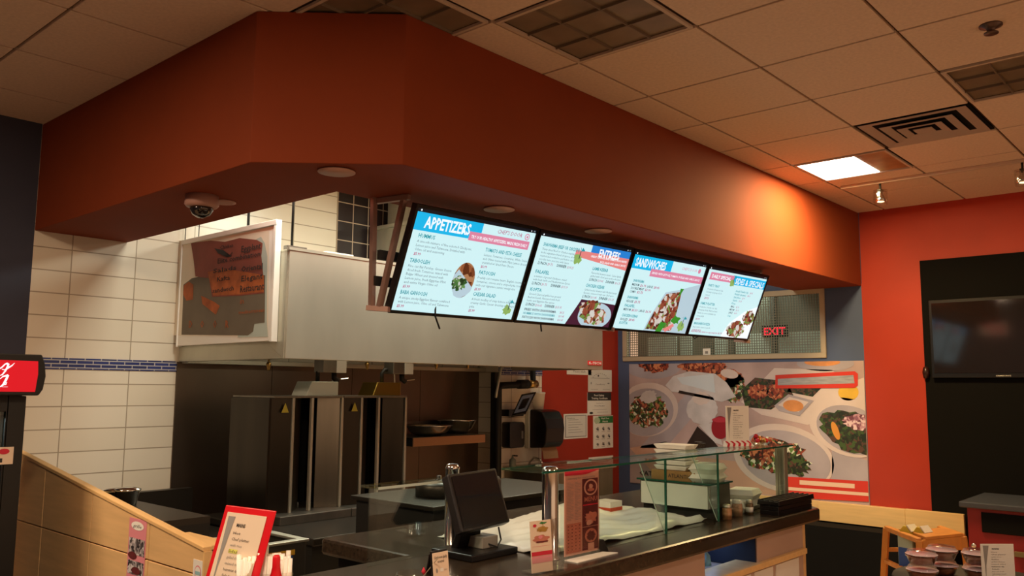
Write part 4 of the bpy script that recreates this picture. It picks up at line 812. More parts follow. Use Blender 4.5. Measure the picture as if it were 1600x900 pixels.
# notices on the counter front
pts = [(3.05, 3.17, ''), (3.20, 3.36, 'BEEF'), (3.39, 3.57, 'CHICKEN'), (3.60, 3.84, 'TANDOORI')]
sub = ['', 'KOFTA', 'THIGHS', 'FAMILY FEAST']
for n, (xa, xb, s_) in enumerate(pts):
    mb = MB(); mb.box((xa, 1.656, .48), (xb, 1.66, .79), 'paper2'); pg = Page(mb, (xa, 1.6558, .48), (xb-xa, 0, 0), (0, 0, .31))
    if s_: pg.text(s_, .12, .62, .12, 'ink', fit=.76, bold=.015); pg.text(sub[n], .2, .50, .12, 'ink', fit=.6, bold=.015)
    pg.ell(.5, .25, .3, .15, 'redink')
    tag(mb.build('front_notice'), ['blank pale menu card on the counter front, left of the row of cards', 'pale menu card on the counter front left of the chicken card', 'pale menu card reading CHICKEN on the counter front', 'pale wide menu card reading TANDOORI on the counter front, nearest the end'][n], 'menu card', 'menu cards on the counter front')
# sneeze guard
t = thing('sneeze_guard', 'glass sneeze guard with a glass top shelf and chrome posts on the counter', 'sneeze guard', (3.0, 1.8, CZ))
GY0, GY1, GZ = 1.75, 1.90, 1.288
mb = MB(); mb.box((2.085, 1.725, GZ-.008), (3.98, GY1, GZ), M['glass']); mb.build('glass_shelf', t)
mb = MB(); mb.box((2.085, 1.7245, GZ-.0075), (3.98, 1.726, GZ-.001), 'glassd'); mb.box((2.085, GY1-.001, GZ-.0075), (3.98, GY1+.0005, GZ-.001), 'glassd'); mb.build('shelf_edge', t)
xs = [2.21, 2.86, 3.275, 3.93]
for a, b in zip(xs, xs[1:]):
    mb = MB(); mb.box((a+.003, GY0, CZ), (b-.003, GY0+.006, GZ-.01), M['glass']); g_ = mb.build('front_pane', t)
for x in xs[1:3]:
    mb = MB(); mb.prism([(x-.003, GY0+.008, CZ+.002), (x-.003, GY0+.008, GZ-.01), (x-.003, GY1-.02, GZ-.01)], (.006, 0, 0), M['glass']); mb.build('glass_fin', t)
    mb = MB(); mb.box((x-.003, GY0-.0005, CZ), (x+.003, GY0+.007, GZ-.01), 'glassd'); mb.tube([(x, GY0+.01, CZ+.004), (x, GY1-.02, GZ-.012)], .0022, mat('bright_glass_edge', '#b9c9bd', .2), 5); mb.build('fin_edge', t)
mb = MB(); mb.box((3.925, 1.75, CZ), (3.965, 1.79, GZ-.009), 'steel'); mb.box((3.915, 1.74, CZ), (3.975, 1.80, CZ+.006), 'steel_dark'); mb.build('square_post', t, bevel=.004)
for x, y in ((2.185, 1.775),):
    mb = MB(); mb.lathe([(.034, 0), (.034, .004), (.027, .008), (.027, GZ-CZ-.02), (.029, GZ-CZ-.012), (.029, GZ-CZ-.004), (.02, GZ-CZ+.006), (0, GZ-CZ+.008)], (x, y, CZ), 'chrome', 20); mb.build('chrome_post', t)
for x, y in ((3.90, 1.775),):
    mb = MB(); mb.box((x-.008, y-.006, CZ), (x+.002, y+.006, GZ-.01), 'steel'); mb.build('glass_clip', t)
# second, lower run of the guard by the till
t = thing('till_guard', 'lower glass guard with a short chrome post behind the till monitor', 'sneeze guard', (1.95, 2.1, CZ))
mb = MB(); mb.lathe([(.034, 0), (.024, .008), (.024, .27), (.026, .275), (.018, .288), (0, .29)], (2.065, 2.11, CZ), 'chrome', 18); mb.build('chrome_post', t)
mb = MB(); mb.box((1.70, 2.06, CZ+.235), (2.04, 2.15, CZ+.243), M['glass']); mb.box((1.70, 2.059, CZ+.235), (2.04, 2.0602, CZ+.243), mat('bright_glass_edge', '#b9c9bd', .2)); mb.build('glass_shelf', t)
mb = MB(); mb.box((1.70, 2.10, CZ), (2.04, 2.106, CZ+.234), M['glass']); mb.build('front_pane', t)

# plastic sheet over the food wells
mb = MB(); nx, ny = 46, 26; vs = []; 
for j in range(ny+1):
    for i in range(nx+1):
        u, v = i/nx, j/ny; x = 2.20+1.06*u; y = 1.80+.52*v
        z = CZ+.004+.012*math.sin(u*23+v*9)*math.sin(v*17+u*5)+.014+random.uniform(-.003, .003)
        z += .055*math.exp(-((u-.58)**2/.02+(v-.80)**2/.02))+.035*math.exp(-((u-.72)**2/.006+(v-.85)**2/.01))+.02*math.exp(-((u-.45)**2/.01+(v-.7)**2/.02))
        z = max(z, CZ+.002) - (.016 if i in (0, nx) or j in (0, ny) else 0); vs.append((x, y, max(z, CZ+.002)))
fs = [(j*(nx+1)+i, j*(nx+1)+i+1, (j+1)*(nx+1)+i+1, (j+1)*(nx+1)+i) for j in range(ny) for i in range(nx)]
mb.add(vs, fs, mat('white_sheet', '#f4faf0', .35), True)
o = mb.build('plastic_sheet'); sd = o.modifiers.new('solid', 'SOLIDIFY'); sd.thickness = .002; sd.offset = 1
tag(o, 'crumpled white plastic sheet covering the food wells behind the glass', 'plastic sheet')
# display case
t = thing('display_case', 'small steel case with a glass top and dark slot on the counter', 'case', (3.36, 1.95, CZ))
mb = MB(); mb.box((3.275, 1.79, CZ+.045), (3.45, 2.14, CZ+.145), 'steel_dark'); mb.box((3.30, 1.79, CZ), (3.45, 2.14, CZ+.045), 'black'); mb.build('body', t, bevel=.002)
mb = MB(); mb.box((3.268, 1.80, CZ+.045), (3.275, 2.13, CZ+.140), mat('pale_frosted_panel', '#dfe6da', .4)); mb.build('front_panel', t)
mb = MB(); mb.box((3.262, 1.78, CZ+.145), (3.46, 2.15, CZ+.152), 'glassd'); mb.build('glass_top', t)
ZT = CZ+.152
mb = MB(); mb.box((3.29, 1.87, ZT), (3.39, 2.09, ZT+.040), 'card'); pg = Page(mb, (3.2898, 2.07, ZT+.006), (0, -.19, 0), (0, 0, .03)); pg.text('ATLANTIC', .35, .15, .8, 'ink', fit=.6)
tag(mb.build('cardboard_box', bevel=.001), 'low brown cardboard box on the steel case under the white containers', 'box')
def foam_box(name, c, w_, d_, h_, label, n=1, rz=0, group='white foam takeout containers'):
    t = thing(name, label, 'container', c, rz, group)
    for side, (za, zb) in (('base', (0, h_*.48)), ('lid', (h_*.52, h_))):
        mb = MB(); k = .82
        a = [(-w_/2*(k if side == 'base' else 1), -d_/2*(k if side == 'base' else 1)), (w_/2*(k if side == 'base' else 1), -d_/2*(k if side == 'base' else 1)), (w_/2*(k if side == 'base' else 1), d_/2*(k if side == 'base' else 1)), (-w_/2*(k if side == 'base' else 1), d_/2*(k if side == 'base' else 1))]
        b = [(x*(1/k if side == 'base' else k), y*(1/k if side == 'base' else k)) for x, y in a]
        vs = [(x, y, za) for x, y in a]+[(x, y, zb) for x, y in b]
        mb.add(vs, [(3, 2, 1, 0), (4, 5, 6, 7)]+[(i, (i+1) % 4, 4+(i+1) % 4, 4+i) for i in range(4)], 'foam'); mb.box((-w_/2*1.03, -d_/2*1.03, h_*.47), (w_/2*1.03, d_/2*1.03, h_*.53), 'foam')
        if side == 'lid': mb.box((-.002, -d_/2*k*.9, h_), (.002, d_/2*k*.9, h_*1.01), 'paper2')
        mb.build(side, t, local=True, bevel=.003)
    return t
# nested stacks of empty containers: each container one thing
def stack(x, y, z, w_, d_, hh, n, label, rz=0):
    for i in range(n):
        mb = MB(); k = .84; z0 = i*hh
        a = [(-w_/2*k, -d_/2*k), (w_/2*k, -d_/2*k), (w_/2*k, d_/2*k), (-w_/2*k, d_/2*k)]; b = [(-w_/2, -d_/2), (w_/2, -d_/2), (w_/2, d_/2), (-w_/2, d_/2)]
        mb.add([(p[0], p[1], 0) for p in a]+[(p[0], p[1], hh*.86) for p in b], [(3, 2, 1, 0), (4, 5, 6, 7)]+[(q, (q+1) % 4, 4+(q+1) % 4, 4+q) for q in range(4)], 'foam')
        o = mb.build('foam_tray', bevel=.003, origin=Vector((0, 0, 0))); o.location = (x, y, z+z0); o.rotation_euler = (0, 0, rz)
        tag(o, label % (['lowest', 'second lowest', 'middle', 'second highest', 'topmost'][i] if n == 5 else ['lower', 'upper'][i]), 'tray', 'stacked white foam trays')
stack(3.345, 1.995, ZT+.041, .11, .17, .023, 5, 'white foam tray on the cardboard box, %s of the stack')
foam_box('foam_container', (3.36, 1.845, ZT), .15, .125, .035, 'white foam container on the steel case beside the box, lower one of the pair', rz=.2)
foam_box('foam_container', (3.36, 1.845, ZT+.035), .15, .125, .042, 'white foam container on the steel case beside the box, upper one of the pair', rz=.2)
foam_box('foam_container', (3.72, 1.86, CZ), .16, .13, .045, 'white foam container at the counter end by the chrome post, lower one', rz=.15)
foam_box('foam_container', (3.72, 1.86, CZ+.046), .16, .13, .045, 'white foam container at the counter end by the chrome post, upper one', rz=.2)
foam_box('foam_container', (3.60, 1.83, CZ), .11, .10, .05, 'small white foam container between the jars and the counter end pair', rz=.1)
mb = MB(); mb.box((3.07, 2.16, CZ), (3.16, 2.25, CZ+.06), 'white'); mb.box((3.069, 2.159, CZ+.02), (3.161, 2.251, CZ+.035), mat('orange_band', '#c9502f', .6))
tag(mb.build('small_carton'), 'small white carton with an orange band left of the steel case', 'carton')
mb = MB(); mb.box((3.355, 1.98, CZ), (3.375, 2.0, 1.328), 'steel'); mb.box((3.345, 1.97, 1.30), (3.385, 2.01, 1.325), 'steel')
mb.bm.free()
c = Vector((3.30, 1.865, GZ)); c = at(1092, 695, 'y', 1.865); mb = MB(); mb.box((c.x-.02, c.y-.02, GZ), (c.x+.004, c.y+.012, GZ+.035), 'clearplastic'); mb.box((c.x+.006, c.y-.02, GZ), (c.x+.028, c.y+.012, GZ+.028), 'clearplastic')
tag(mb.build('plastic_holder'), 'small clear plastic card holder on the back of the glass shelf', 'holder')
# jars
for n, (px, py, r, h_, cc) in enumerate(((1136, 811, .021, .062, '#a3764f'), (1152, 806, .023, .070, '#b58a6c'), (1171, 803, .017, .062, '#6a5638'))):
    c = at(px, py, 'z', CZ); t = thing('shaker_jar', ['squat brown shaker jar nearest the steel case', 'glass shaker jar with a pale lid in the middle of three jars', 'narrow shaker jar nearest the black tray stack'][n], 'jar', (c.x, c.y, CZ), group='jars on the counter')
    mb = MB(); mb.lathe([(0, 0), (r, 0), (r, h_*.7), (r*.8, h_*.78), (0, h_*.78)], c, mat('jar_body_%d' % n, cc, .2, coat=.5), 18); mb.build('jar_body', t)
    mb = MB(); mb.lathe([(r*.85, h_*.76), (r*.9, h_*.8), (r*.86, h_*.95), (r*.5, h_), (0, h_)], c, 'white' if n == 1 else 'steel', 18); mb.build('lid', t)
    mb = MB(); mb.lathe([(r*1.02, h_*.15), (r*1.02, h_*.5)], c, 'paper2' if n == 2 else mat('jar_body_%d' % n, cc, .2), 18); mb.build('label_band', t)
# black stacked trays
t0 = None
A = at(1195, 810, 'z', CZ); 
for i in range(3):
    z0 = CZ+i*.02; x0_, x1_, y0_, y1_ = 3.60, 3.98, 1.635, 1.735
    mb = MB()
    if i < 2: mb.box((x0_+.008, y0_+.006, z0), (x1_-.008, y1_-.006, z0+.019), 'blackgloss')
    else:
        mb.box((x0_+.006, y0_+.004, z0), (x1_-.006, y1_-.004, z0+.004), 'blackgloss')
        for k in range(5): yy = y0_+(y1_-y0_-.006)*k/4; mb.box((x0_, yy, z0+.004), (x1_, yy+.006, z0+.024), 'blackgloss')
        mb.box((x0_, y0_, z0+.004), (x0_+.008, y1_, z0+.02), 'blackgloss'); mb.box((x1_-.008, y0_, z0+.004), (x1_, y1_, z0+.02), 'blackgloss')
    tag(mb.build('black_tray', bevel=.002), ['black cutlery tray at the counter end, bottom of its stack', 'black cutlery tray at the counter end, middle of its stack', 'black compartment tray at the counter end, top of its stack'][i], 'tray', 'black trays stacked at the counter end')
# menu card and sweets on the shelf
def frame_at(bl, br, h, tilt=0):
    bl, br = Vector(bl), Vector(br); u = br-bl; n = Vector((u.y, -u.x, 0)).normalized(); v = (Vector((0, 0, 1))*math.cos(tilt)-n*math.sin(tilt))*h; return bl, u, v, n
def menu_text(pg, m='ink'):
    pg.poly([(.06, .96), (.24, .96), (.14, .45), (.10, .45)], 'greyink', 1); pg.poly([(.10, .45), (.14, .45), (.12, .05)], 'greyink', 1)
    pg.text('MAINS', .33, .86, .05, m, 2, fit=.22, bold=.03)
    for k, (ww, mm) in enumerate(((.18, m), (.45, m), (.30, 'greyink'), (.22, m), (.4, 'greyink'), (.42, 'greyink'), (.38, m), (.22, m), (.36, 'greyink'), (.42, 'greyink'), (.3, m), (.4, 'greyink'))):
        pg.text(['Hot', 'Chef platter', 'with rice', 'Sides', 'grilled chicken', 'mixed salad', 'hummus dip', 'Salads', 'fattoush bowl', 'tabouleh bowl', 'Drinks', 'iced tea'][k], .30, .78-k*.062, .042, mm, 2, fit=ww)
c1, c2_ = at(1135, 690, 'z', GZ+.012), at(1170, 690, 'z', GZ+.012)
c1 = Vector((3.70, 1.895, GZ+.012)); c1 = at(1135, 689, 'y', 1.885); c2_ = at(1171, 690, 'y', 1.83)
t = thing('menu_card', 'white menu card standing on the glass shelf in front of the mural', 'menu card', tuple((c1+c2_)/2))
bl, u, v, n_ = frame_at((c1.x, c1.y, GZ+.02), (c2_.x, c2_.y, GZ+.02), .165)
mb = MB(); mb.prism([bl, bl+u, bl+u+v, bl+v], n_*-.003, 'paper'); pg = Page(mb, bl+n_*.0002, u, v, .0004); menu_text(pg); mb.build('card', t)
mb = MB(); uu = u.normalized()
mb.prism([bl-uu*.02+Vector((0, 0, -.02))+n_*.02, bl+u+uu*.012+Vector((0, 0, -.02))+n_*.02, bl+u+Vector((0, 0, .004)), bl+Vector((0, 0, .004))], n_*-.02, 'paper')
pg = Page(mb, bl-uu*.02+Vector((0, 0, -.02))+n_*.0205, u+uu*.03, Vector((0, 0, .024))-n_*.02, .0006)
for k in range(5): pg.poly([(.05+k*.19, 0), (.13+k*.19, 0), (.20+k*.19, .5), (.13+k*.19, 1), (.05+k*.19, 1), (.12+k*.19, .5)], 'redink', 1)
mb.build('stand_base', t)
c = at(1188, 688, 'z', GZ+.004); c = Vector((3.86, 1.83, GZ)); c = at(1188, 690, 'y', 1.84); c.z = GZ
t = thing('sweet_dish', 'little dish piled with red and yellow wrapped sweets on the glass shelf', 'dish', tuple(c))
mb = MB(); mb.lathe([(0, .001), (.03, .001), (.048, .012), (.050, .012), (.032, 0), (0, 0)], c, 'clearplastic', 20); mb.build('dish', t)
for n, (dx, dy, dz, cc) in enumerate(((-.03, .0, .026, '#c01828'), (-.02, .012, .045, '#b51226'), (.0, .0, .022, '#d8a02c'), (.015, -.01, .024, '#e0b048'), (.032, -.015, .024, '#d01c20'), (.0, .02, .034, '#5a1c1c'), (.018, .012, .034, '#d88a3c'), (-.012, -.016, .02, '#7a4a1c'))):
    o = mb = MB(); mb.lathe([(0, -.012), (.008, -.009), (.0125, 0), (.008, .009), (0, .012)], c+Vector((dx, dy, dz-.006)), mat('sweet_'+cc[1:], cc, .2, coat=.6), 12)
    tag(mb.build('wrapped_sweet'), ['red sweet at the left of the dish on the glass shelf', 'red sweet on top at the left of the dish', 'golden sweet at the middle of the dish', 'yellow sweet right of the middle of the dish', 'bright red round sweet at the right end of the dish', 'dark red sweet at the back of the dish', 'orange sweet behind the yellow one in the dish', 'brown sweet at the front of the dish'][n], 'sweet', 'wrapped sweets in the dish')
# flyer on counter
a, b = at(882, 878, 'y', 1.72), at(934, 862, 'y', 1.72)
t = thing('flyer_stand', 'tall red menu flyer in a clear stand in front of the counter glass', 'flyer', ((a.x+b.x)/2, 1.72, CZ))
bl, u, v, n_ = frame_at((a.x, 1.72, CZ+.012), (b.x, 1.715, CZ+.012), .265)
M['salmonp'] = mat('salmon_paper', '#cf9c88', .7); M['maroon'] = mat('maroon_print', '#5e1f22', .6, var=.2, vscale=30); M['salmonp2'] = mat('salmon_print', '#bd7460', .7, var=.15, vscale=40)
mb = MB(); mb.prism([bl, bl+u, bl+u+v, bl+v], n_*-.002, 'salmonp'); pg = Page(mb, bl+n_*.0002, u, v, .0004)
pg.poly([(0, .96), (.6, .955), (1, 1), (1, 1.01), (0, 1.01)], 'redink', 1); pg.rect(.50, .03, .97, .90, 'maroon', 1)
pg.ell(.75, .79, .20, .10, 'salmonp', 2); pg.ell(.75, .79, .16, .08, 'maroon', 3); pg.ell(.75, .80, .06, .035, 'salmonp', 4, jag=.2); pg.ell(.75, .76, .10, .02, 'salmonp2', 4)
pg.text('MENU', .56, .62, .08, 'salmonp2', 3, fit=.38, bold=.02); pg.rect(.52, .57, .96, .585, 'redink', 3); pg.ell(.75, .42, .17, .07, 'salmonp2', 3, jag=.25); pg.ell(.70, .36, .08, .035, 'salmonp', 4, jag=.2)
pg.rect(.5, .31, .97, .315, 'salmonp', 4); pg.ell(.75, .20, .18, .085, 'salmonp2', 3); pg.ell(.75, .20, .13, .06, 'maroon', 4, jag=.2); pg.rect(.66, .03, .84, .11, 'salmonp', 4)
for k in range(26): pg.rect(.06, .87-k*.018, .25 if k % 5 else .18, .874-k*.018, 'greyink', 2); pg.rect(.28, .87-k*.018, .46 if k % 4 else .38, .874-k*.018, 'greyink', 2)
pg.text('catering for every party', .08, .91, .04, 'greyink', 2, fit=.8)
pg.rect(.05, .03, .47, .38, 'salmonp2', 2)
for j in range(8):
    for i in range(4): pg.ell(.10+i*.105, .07+j*.04, .02, .006, 'maroon', 3, n=6)
mb.build('flyer', t)
mb = MB(); mb.prism([bl+n_*.003+Vector((0, 0, -.010)), bl+u+n_*.003+Vector((0, 0, -.010)), bl+u+v*.985+n_*.003, bl+v*.985+n_*.003], n_*.0015, 'clearplastic')
mb.build('clear_sleeve', t)
mb = MB(); p_ = bl+Vector((0, 0, -.0115)); mb.prism([p_+n_*.055, p_+u*1.25+n_*.045, p_+u*1.1, p_+n_*.0], (0, 0, .003), 'paper'); mb.build('card_foot', t)
mb = MB(); p_ = bl+u*.95; mb.prism([p_+Vector((0, 0, -.012)), p_+u*.35+Vector((0, 0, -.012)), p_+u*.2+Vector((0, 0, .03)), p_+Vector((0, 0, .03))], n_*-.03, 'black'); mb.build('weight', t)
# small flyer holder
a, b = at(834, 896, 'y', 1.66), at(860, 890, 'y', 1.66)
t = thing('flyer_holder', 'narrow flyer with palm tree picture in a clear holder at the glass corner', 'flyer holder', ((a.x+b.x)/2, 1.66, CZ))
bl, u, v, n_ = frame_at((a.x, 1.665, CZ+.004), (b.x, 1.65, CZ+.004), .148, .08)
M['cream'] = mat('cream_flyer', '#dcc8b0', .7); M['olive'] = mat('olive_print', '#a8823a', .7, var=.3, vscale=60)
mb = MB(); mb.prism([bl, bl+u, bl+u+v, bl+v], n_*-.004, 'cream'); pg = Page(mb, bl+n_*.0002, u, v, .0004)
pg.ell(.2, .91, .10, .035, 'redink', 1, n=5); pg.rect(.58, .86, .62, .94, 'olive', 1); pg.ell(.60, .95, .14, .025, 'greenink', 1, jag=.5, n=14); pg.ell(.55, .83, .28, .05, 'olive', 2, jag=.25, n=22); pg.text('ORIENT', .32, .79, .07, 'olive', 2, fit=.5)
pg.ell(.5, .64, .36, .075, 'salmonp2', 1, jag=.2); pg.ell(.45, .68, .10, .035, 'pinkink', 2); pg.rect(.25, .57, .8, .6, 'maroon', 2)
pg.rect(.05, .5, .9, .505, 'pinkink', 1); pg.rect(0, .32, 1, .40, 'redink', 1); pg.rect(0, .18, 1, .31, 'pinkink', 1); mb.build('flyer', t)
mb = MB(); q = bl-u*.08+n_*.004; mb.prism([q, q+u*1.75, q+u*1.75+v*.28, q+v*.28], n_*.0015, 'clearplastic'); q2_ = bl-u*.08+n_*.004; mb.prism([q2_, q2_+u*1.75, q2_+u*1.75-n_*.05, q2_-n_*.05], (0, 0, .0015), 'clearplastic'); mb.prism([q+u*1.1, q+u*1.75-n_*.02, q+u*1.55-n_*.02+v*1.0, q+u*1.1+v*1.0], n_*-.001, 'clearplastic'); mb.build('clear_holder', t)

# till monitor
t = thing('till_monitor', 'dark till monitor tilted on a black stand on the counter', 'monitor', (2.05, 2.0, CZ))
BL, BR, TRr, TL = at(722, 832, 'y', 1.93), at(798, 815, 'y', 1.95), at(776, 729, 'y', 2.04), at(700, 741, 'y', 2.02)
TRr = BR+(TL-BL); n_ = (BR-BL).cross(TL-BL).normalized()
mb = MB(); mb.prism([BL, BR, TRr, TL], n_*-.035, mat('till_housing', '#1d1a1a', .35)); hs = mb.build('housing', t, bevel=.006)
ce = (BL+BR+TRr+TL)/4; mb = MB(); mb.add([ce+(p-ce)*.9+n_*.0015 for p in (BL, BR, TRr, TL)], [(0, 1, 2, 3)], mat('till_screen', '#14131a', .15)); mb.build('screen', hs)
mb = MB(); bc = (BL+BR)/2; mb.prism([(bc.x-.05, bc.y+.10, CZ), (bc.x+.06, bc.y+.09, CZ), (bc.x+.03, bc.y+.05, bc.z+.05), (bc.x-.03, bc.y+.05, bc.z+.05)], (0, .03, 0), 'blackgloss'); mb.box((bc.x-.10, bc.y-.03, CZ), (bc.x+.12, bc.y+.16, CZ+.022), 'blackgloss'); mb.build('stand', t, bevel=.004)
mb = MB(); mb.box((bc.x+.0, bc.y+.02, CZ+.022), (bc.x+.075, bc.y+.09, CZ+.06), mat('grey_ports', '#8c867c', .5)); pk = mb.build('port_block', t, bevel=.003)
mb = MB(); mb.tube([(bc.x+.02, bc.y+.03, CZ+.04), (bc.x+.05, bc.y-.0, CZ+.026), (bc.x+.10, bc.y+.03, CZ+.04), (bc.x+.12, bc.y+.06, CZ+.075)], .003, 'black', 6); mb.build('cable', pk)
# receipt paper beside till
mb = MB(); mb.box((2.20, 1.98, CZ+.0), (2.19+.2, 2.30, CZ+.004), 'paper'); mb.bm.free()
# dark prep unit behind the till
t = thing('prep_unit', 'dark steel prep unit with round lids behind the left chrome post', 'prep unit', (2.75, 2.95, 0))
mb = MB(); mb.box((2.55, 2.72, 0), (3.6, 3.25, 1.02), 'black'); mb.build('body', t, bevel=.004)
mb = MB(); mb.box((2.53, 2.70, 1.02), (3.62, 3.27, 1.04), 'steel_black'); mb.build('worktop', t, bevel=.004)
for n, (x, y, r) in enumerate(((2.80, 2.95, .11), (3.12, 2.98, .10))):
    mb = MB(); mb.lathe([(r, 0), (r, .05), (r*.9, .065), (r*.3, .075), (.012, .08), (.012, .095), (0, .097)], (x, y, 1.04), 'steel_black', 24)
    tag(mb.build('lidded_pan'), ['round lidded steel pan on the prep unit, nearer the till', 'round lidded steel pan on the prep unit, farther from the till'][n], 'pan', 'lidded pans on the prep unit')
# card on the near counter
def small_sign(name, label, x, y, w_, h_, ang, fn, base='cream', back=True, tilt=.12):
    t = thing(name, label, 'sign', (x, y, CZ)); d = Vector((math.cos(ang), math.sin(ang), 0))*w_/2
    bl, u, v, n_ = frame_at(Vector((x, y, CZ+.003))-d, Vector((x, y, CZ+.003))+d, h_, tilt)
    mb = MB(); mb.prism([bl, bl+u, bl+u+v, bl+v], n_*-.002, base); pg = Page(mb, bl+n_*.0002, u, v, .0004); fn(pg); mb.build('card', t)
    if back:
        mb = MB(); o2 = -n_*.005; mb.prism([bl+o2-u*.03, bl+o2+u*1.03, bl+o2+u*1.03+v*1.03, bl+o2-u*.03+v*1.03], n_*-.003, 'blackgloss')
        mb.prism([bl+v*.98+o2*2, bl+u+v*.98+o2*2, bl+u+o2*2-n_*.05, bl+o2*2-n_*.05], n_*-.003, 'blackgloss'); mb.build('easel', t)
    return t
def fcard(p):
    p.text('Cards now gladly', .08, .90, .065, 'ink', fit=.84, bold=.01); p.text('accepted', .28, .83, .065, 'ink', fit=.42, bold=.01)
    for k, cc in enumerate(('paper2', 'redink', 'yellow', 'bluest')): p.ell(.2, .70-k*.17, .06, .04, 'greyink', 1, jag=.3, n=7); p.rect(.42, .67-k*.17, .62, .73-k*.17, cc, 1); p.text('debit', .68, .68-k*.17, .05, 'greyink', fit=.18)
ca = at(695, 872, 'z', 1.13)
small_sign('payment_sign', 'cream payment sign in a black easel on the near counter', ca.x, ca.y, .052, .14, 0, fcard)
cb = at(645, 893, 'z', 1.095); mb = MB()
mb.lathe([(.02, 0), (.03, .002), (.045, .03), (.048, .06), (.042, .09), (.040, .092), (.045, .06), (.042, .03), (.02, .006), (0, .006)], (cb.x, cb.y, CZ), M['clearplastic'], 28)
tag(mb.build('glass_jar'), 'round clear glass jar on the near counter left of the payment sign', 'jar')
cc_ = at(662, 890, 'z', 1.10); mb = MB(); mb.tube([(cc_.x-.01, cc_.y, 1.0), (cc_.x, cc_.y, 1.085), (ca.x-.02, ca.y+.0, 1.135)], .0012, 'steel', 5); mb.lathe([(0, -.008), (.006, 0), (0, .012)], (cc_.x, cc_.y, 1.095), 'redink', 8)
tag(mb.build('pen_on_chain'), 'thin chain with a red pen tip between the jar and the payment sign', 'pen')
# red menu holder
def fred(p): menu_text(p)
c0_ = Vector((1.087, 1.917, CZ)); dA = Vector((math.cos(-1.41), math.sin(-1.41), 0))
t = thing('menu_stand', 'tall red menu stand with a printed sheet beside the wooden partition', 'menu stand', tuple(c0_))
bl, u, v, n_ = frame_at(c0_-dA*.092+Vector((.012, -.012, 0)), c0_+dA*.092+Vector((.012, -.012, 0)), .258, .30)
mb = MB(); mb.prism([bl, bl+u, bl+u+v, bl+v], n_*-.004, 'redplastic'); mb.build('red_board', t, bevel=.002)
mb = MB(); q = bl+u*.09+v*.04+n_*.001; u2, v2 = u*.78, v*.90; mb.prism([q, q+u2, q+u2+v2, q+v2], n_*.001, 'cream'); pg = Page(mb, q+n_*.0012, u2, v2, .0004); menu_text(pg)
for k, yy in enumerate((.60, .30)): pg.rect(.30, yy-.012, .52, yy+.03, mat('highlighter', '#d8d46a', .7), 1)
mb.build('sheet', t)
mb = MB(); q = bl-n_*.005; mb.prism([q, q+u, q+u-n_*.10, q-n_*.10], (0, 0, .003), 'redplastic'); mb.build('foot', t)
# straw holder
c = at(408, 880, 'z', 1.12); c = Vector((c.x+.006, c.y-.006, CZ))
t = thing('straw_caddy', 'clear caddy stuffed with white paper wrapped straws on the near counter', 'caddy', tuple(c), -.5)
mb = MB(); w_ = .066; mb.box((-w_, -.03, 0), (w_, -.028, .10), 'clearplastic'); mb.box((-w_, .028, 0), (w_, .03, .10), 'clearplastic'); mb.box((-w_, -.028, 0), (-w_+.002, .028, .10), 'clearplastic'); mb.box((w_-.002, -.028, 0), (w_, .028, .10), 'clearplastic'); mb.box((-w_, -.028, 0), (w_, .028, .003), 'white'); mb.build('caddy_body', t, local=True)
random.seed(9); k = 0; ROTC = Matrix.Rotation(-.5, 3, 'Z')
for i in range(11):
    for j in range(4):
        x = -.057+i*.0114; y = -.020+j*.0132; h_ = .130+random.uniform(-.006, .010)+(.018 if 3 < i < 6 else 0); lx, ly = random.uniform(-.004, .004), random.uniform(-.003, .003)
        
        mb = MB(); mb.tube([(0, 0, 0), (lx, ly, h_)], .0057, 'straw', 8); o = mb.build('wrapped_straw', origin=Vector((0, 0, 0))); o.location = c+ROTC @ Vector((x, y, .004))
        tag(o, 'white paper wrapped straw standing in the clear caddy', 'straw', 'wrapped straws in the caddy')
q = c+ROTC @ Vector((.024, -.045, 0)); mb = MB(); mb.lathe([(0, 0), (.024, 0), (.025, .006), (.024, .07), (.012, .105), (.0095, .118), (.009, .142), (.006, .146), (0, .146)], q, 'redplastic', 20)
tag(mb.build('sauce_bottle'), 'red squeeze bottle standing in front of the straw caddy', 'bottle')
mb = MB(); q = c+ROTC @ Vector((-.035, -.045, 0)); mb.lathe([(0, 0), (.02, 0), (.02, .08), (.012, .11), (.011, .125), (0, .13)], q, 'redplastic', 16); mb.bm.free()

# ================================================================== WOODEN PARTITION at left
PX = 1.2
t = thing('wooden_partition', 'pale wooden partition with a sloping top left of the counter', 'partition', (PX, 2.9, 0))
pe = 2.18; 
def ptop(y): return 1.115+(y-2.18)*(1.19-1.115)/(2.79-2.18)
ys = [2.18, 2.50, 2.913, 3.33, 3.75]
for a, b in zip(ys, ys[1:]):
    for lo, hi in ((.60, 1.035), (1.039, None)):
        za, zb = (hi or ptop(a)-.012), (hi or ptop(b)-.012)
        mb = MB(); mb.prism([(PX, a+.002, lo), (PX, b-.002, lo), (PX, b-.002, zb), (PX, a+.002, za)], (.019, 0, 0), 'wood'); mb.build('panel', t, bevel=.0015)
mb = MB(); mb.prism([(PX-.003, 2.178, ptop(2.178)-.012), (PX-.003, 3.75, ptop(3.75)-.012), (PX-.003, 3.75, ptop(3.75)), (PX-.003, 2.178, ptop(2.178))], (.026, 0, 0), 'wood2'); mb.build('top_trim', t, bevel=.002)
mb = MB(); mb.box((PX-.002, 2.172, .60), (PX+.021, 2.18, ptop(2.18)-.012), 'wood2'); mb.build('end_cap', t)
mb = MB(); mb.box((PX-.02, 2.18, 0), (PX+.04, 3.75, .60), 'black'); mb.build('kick_base', t)
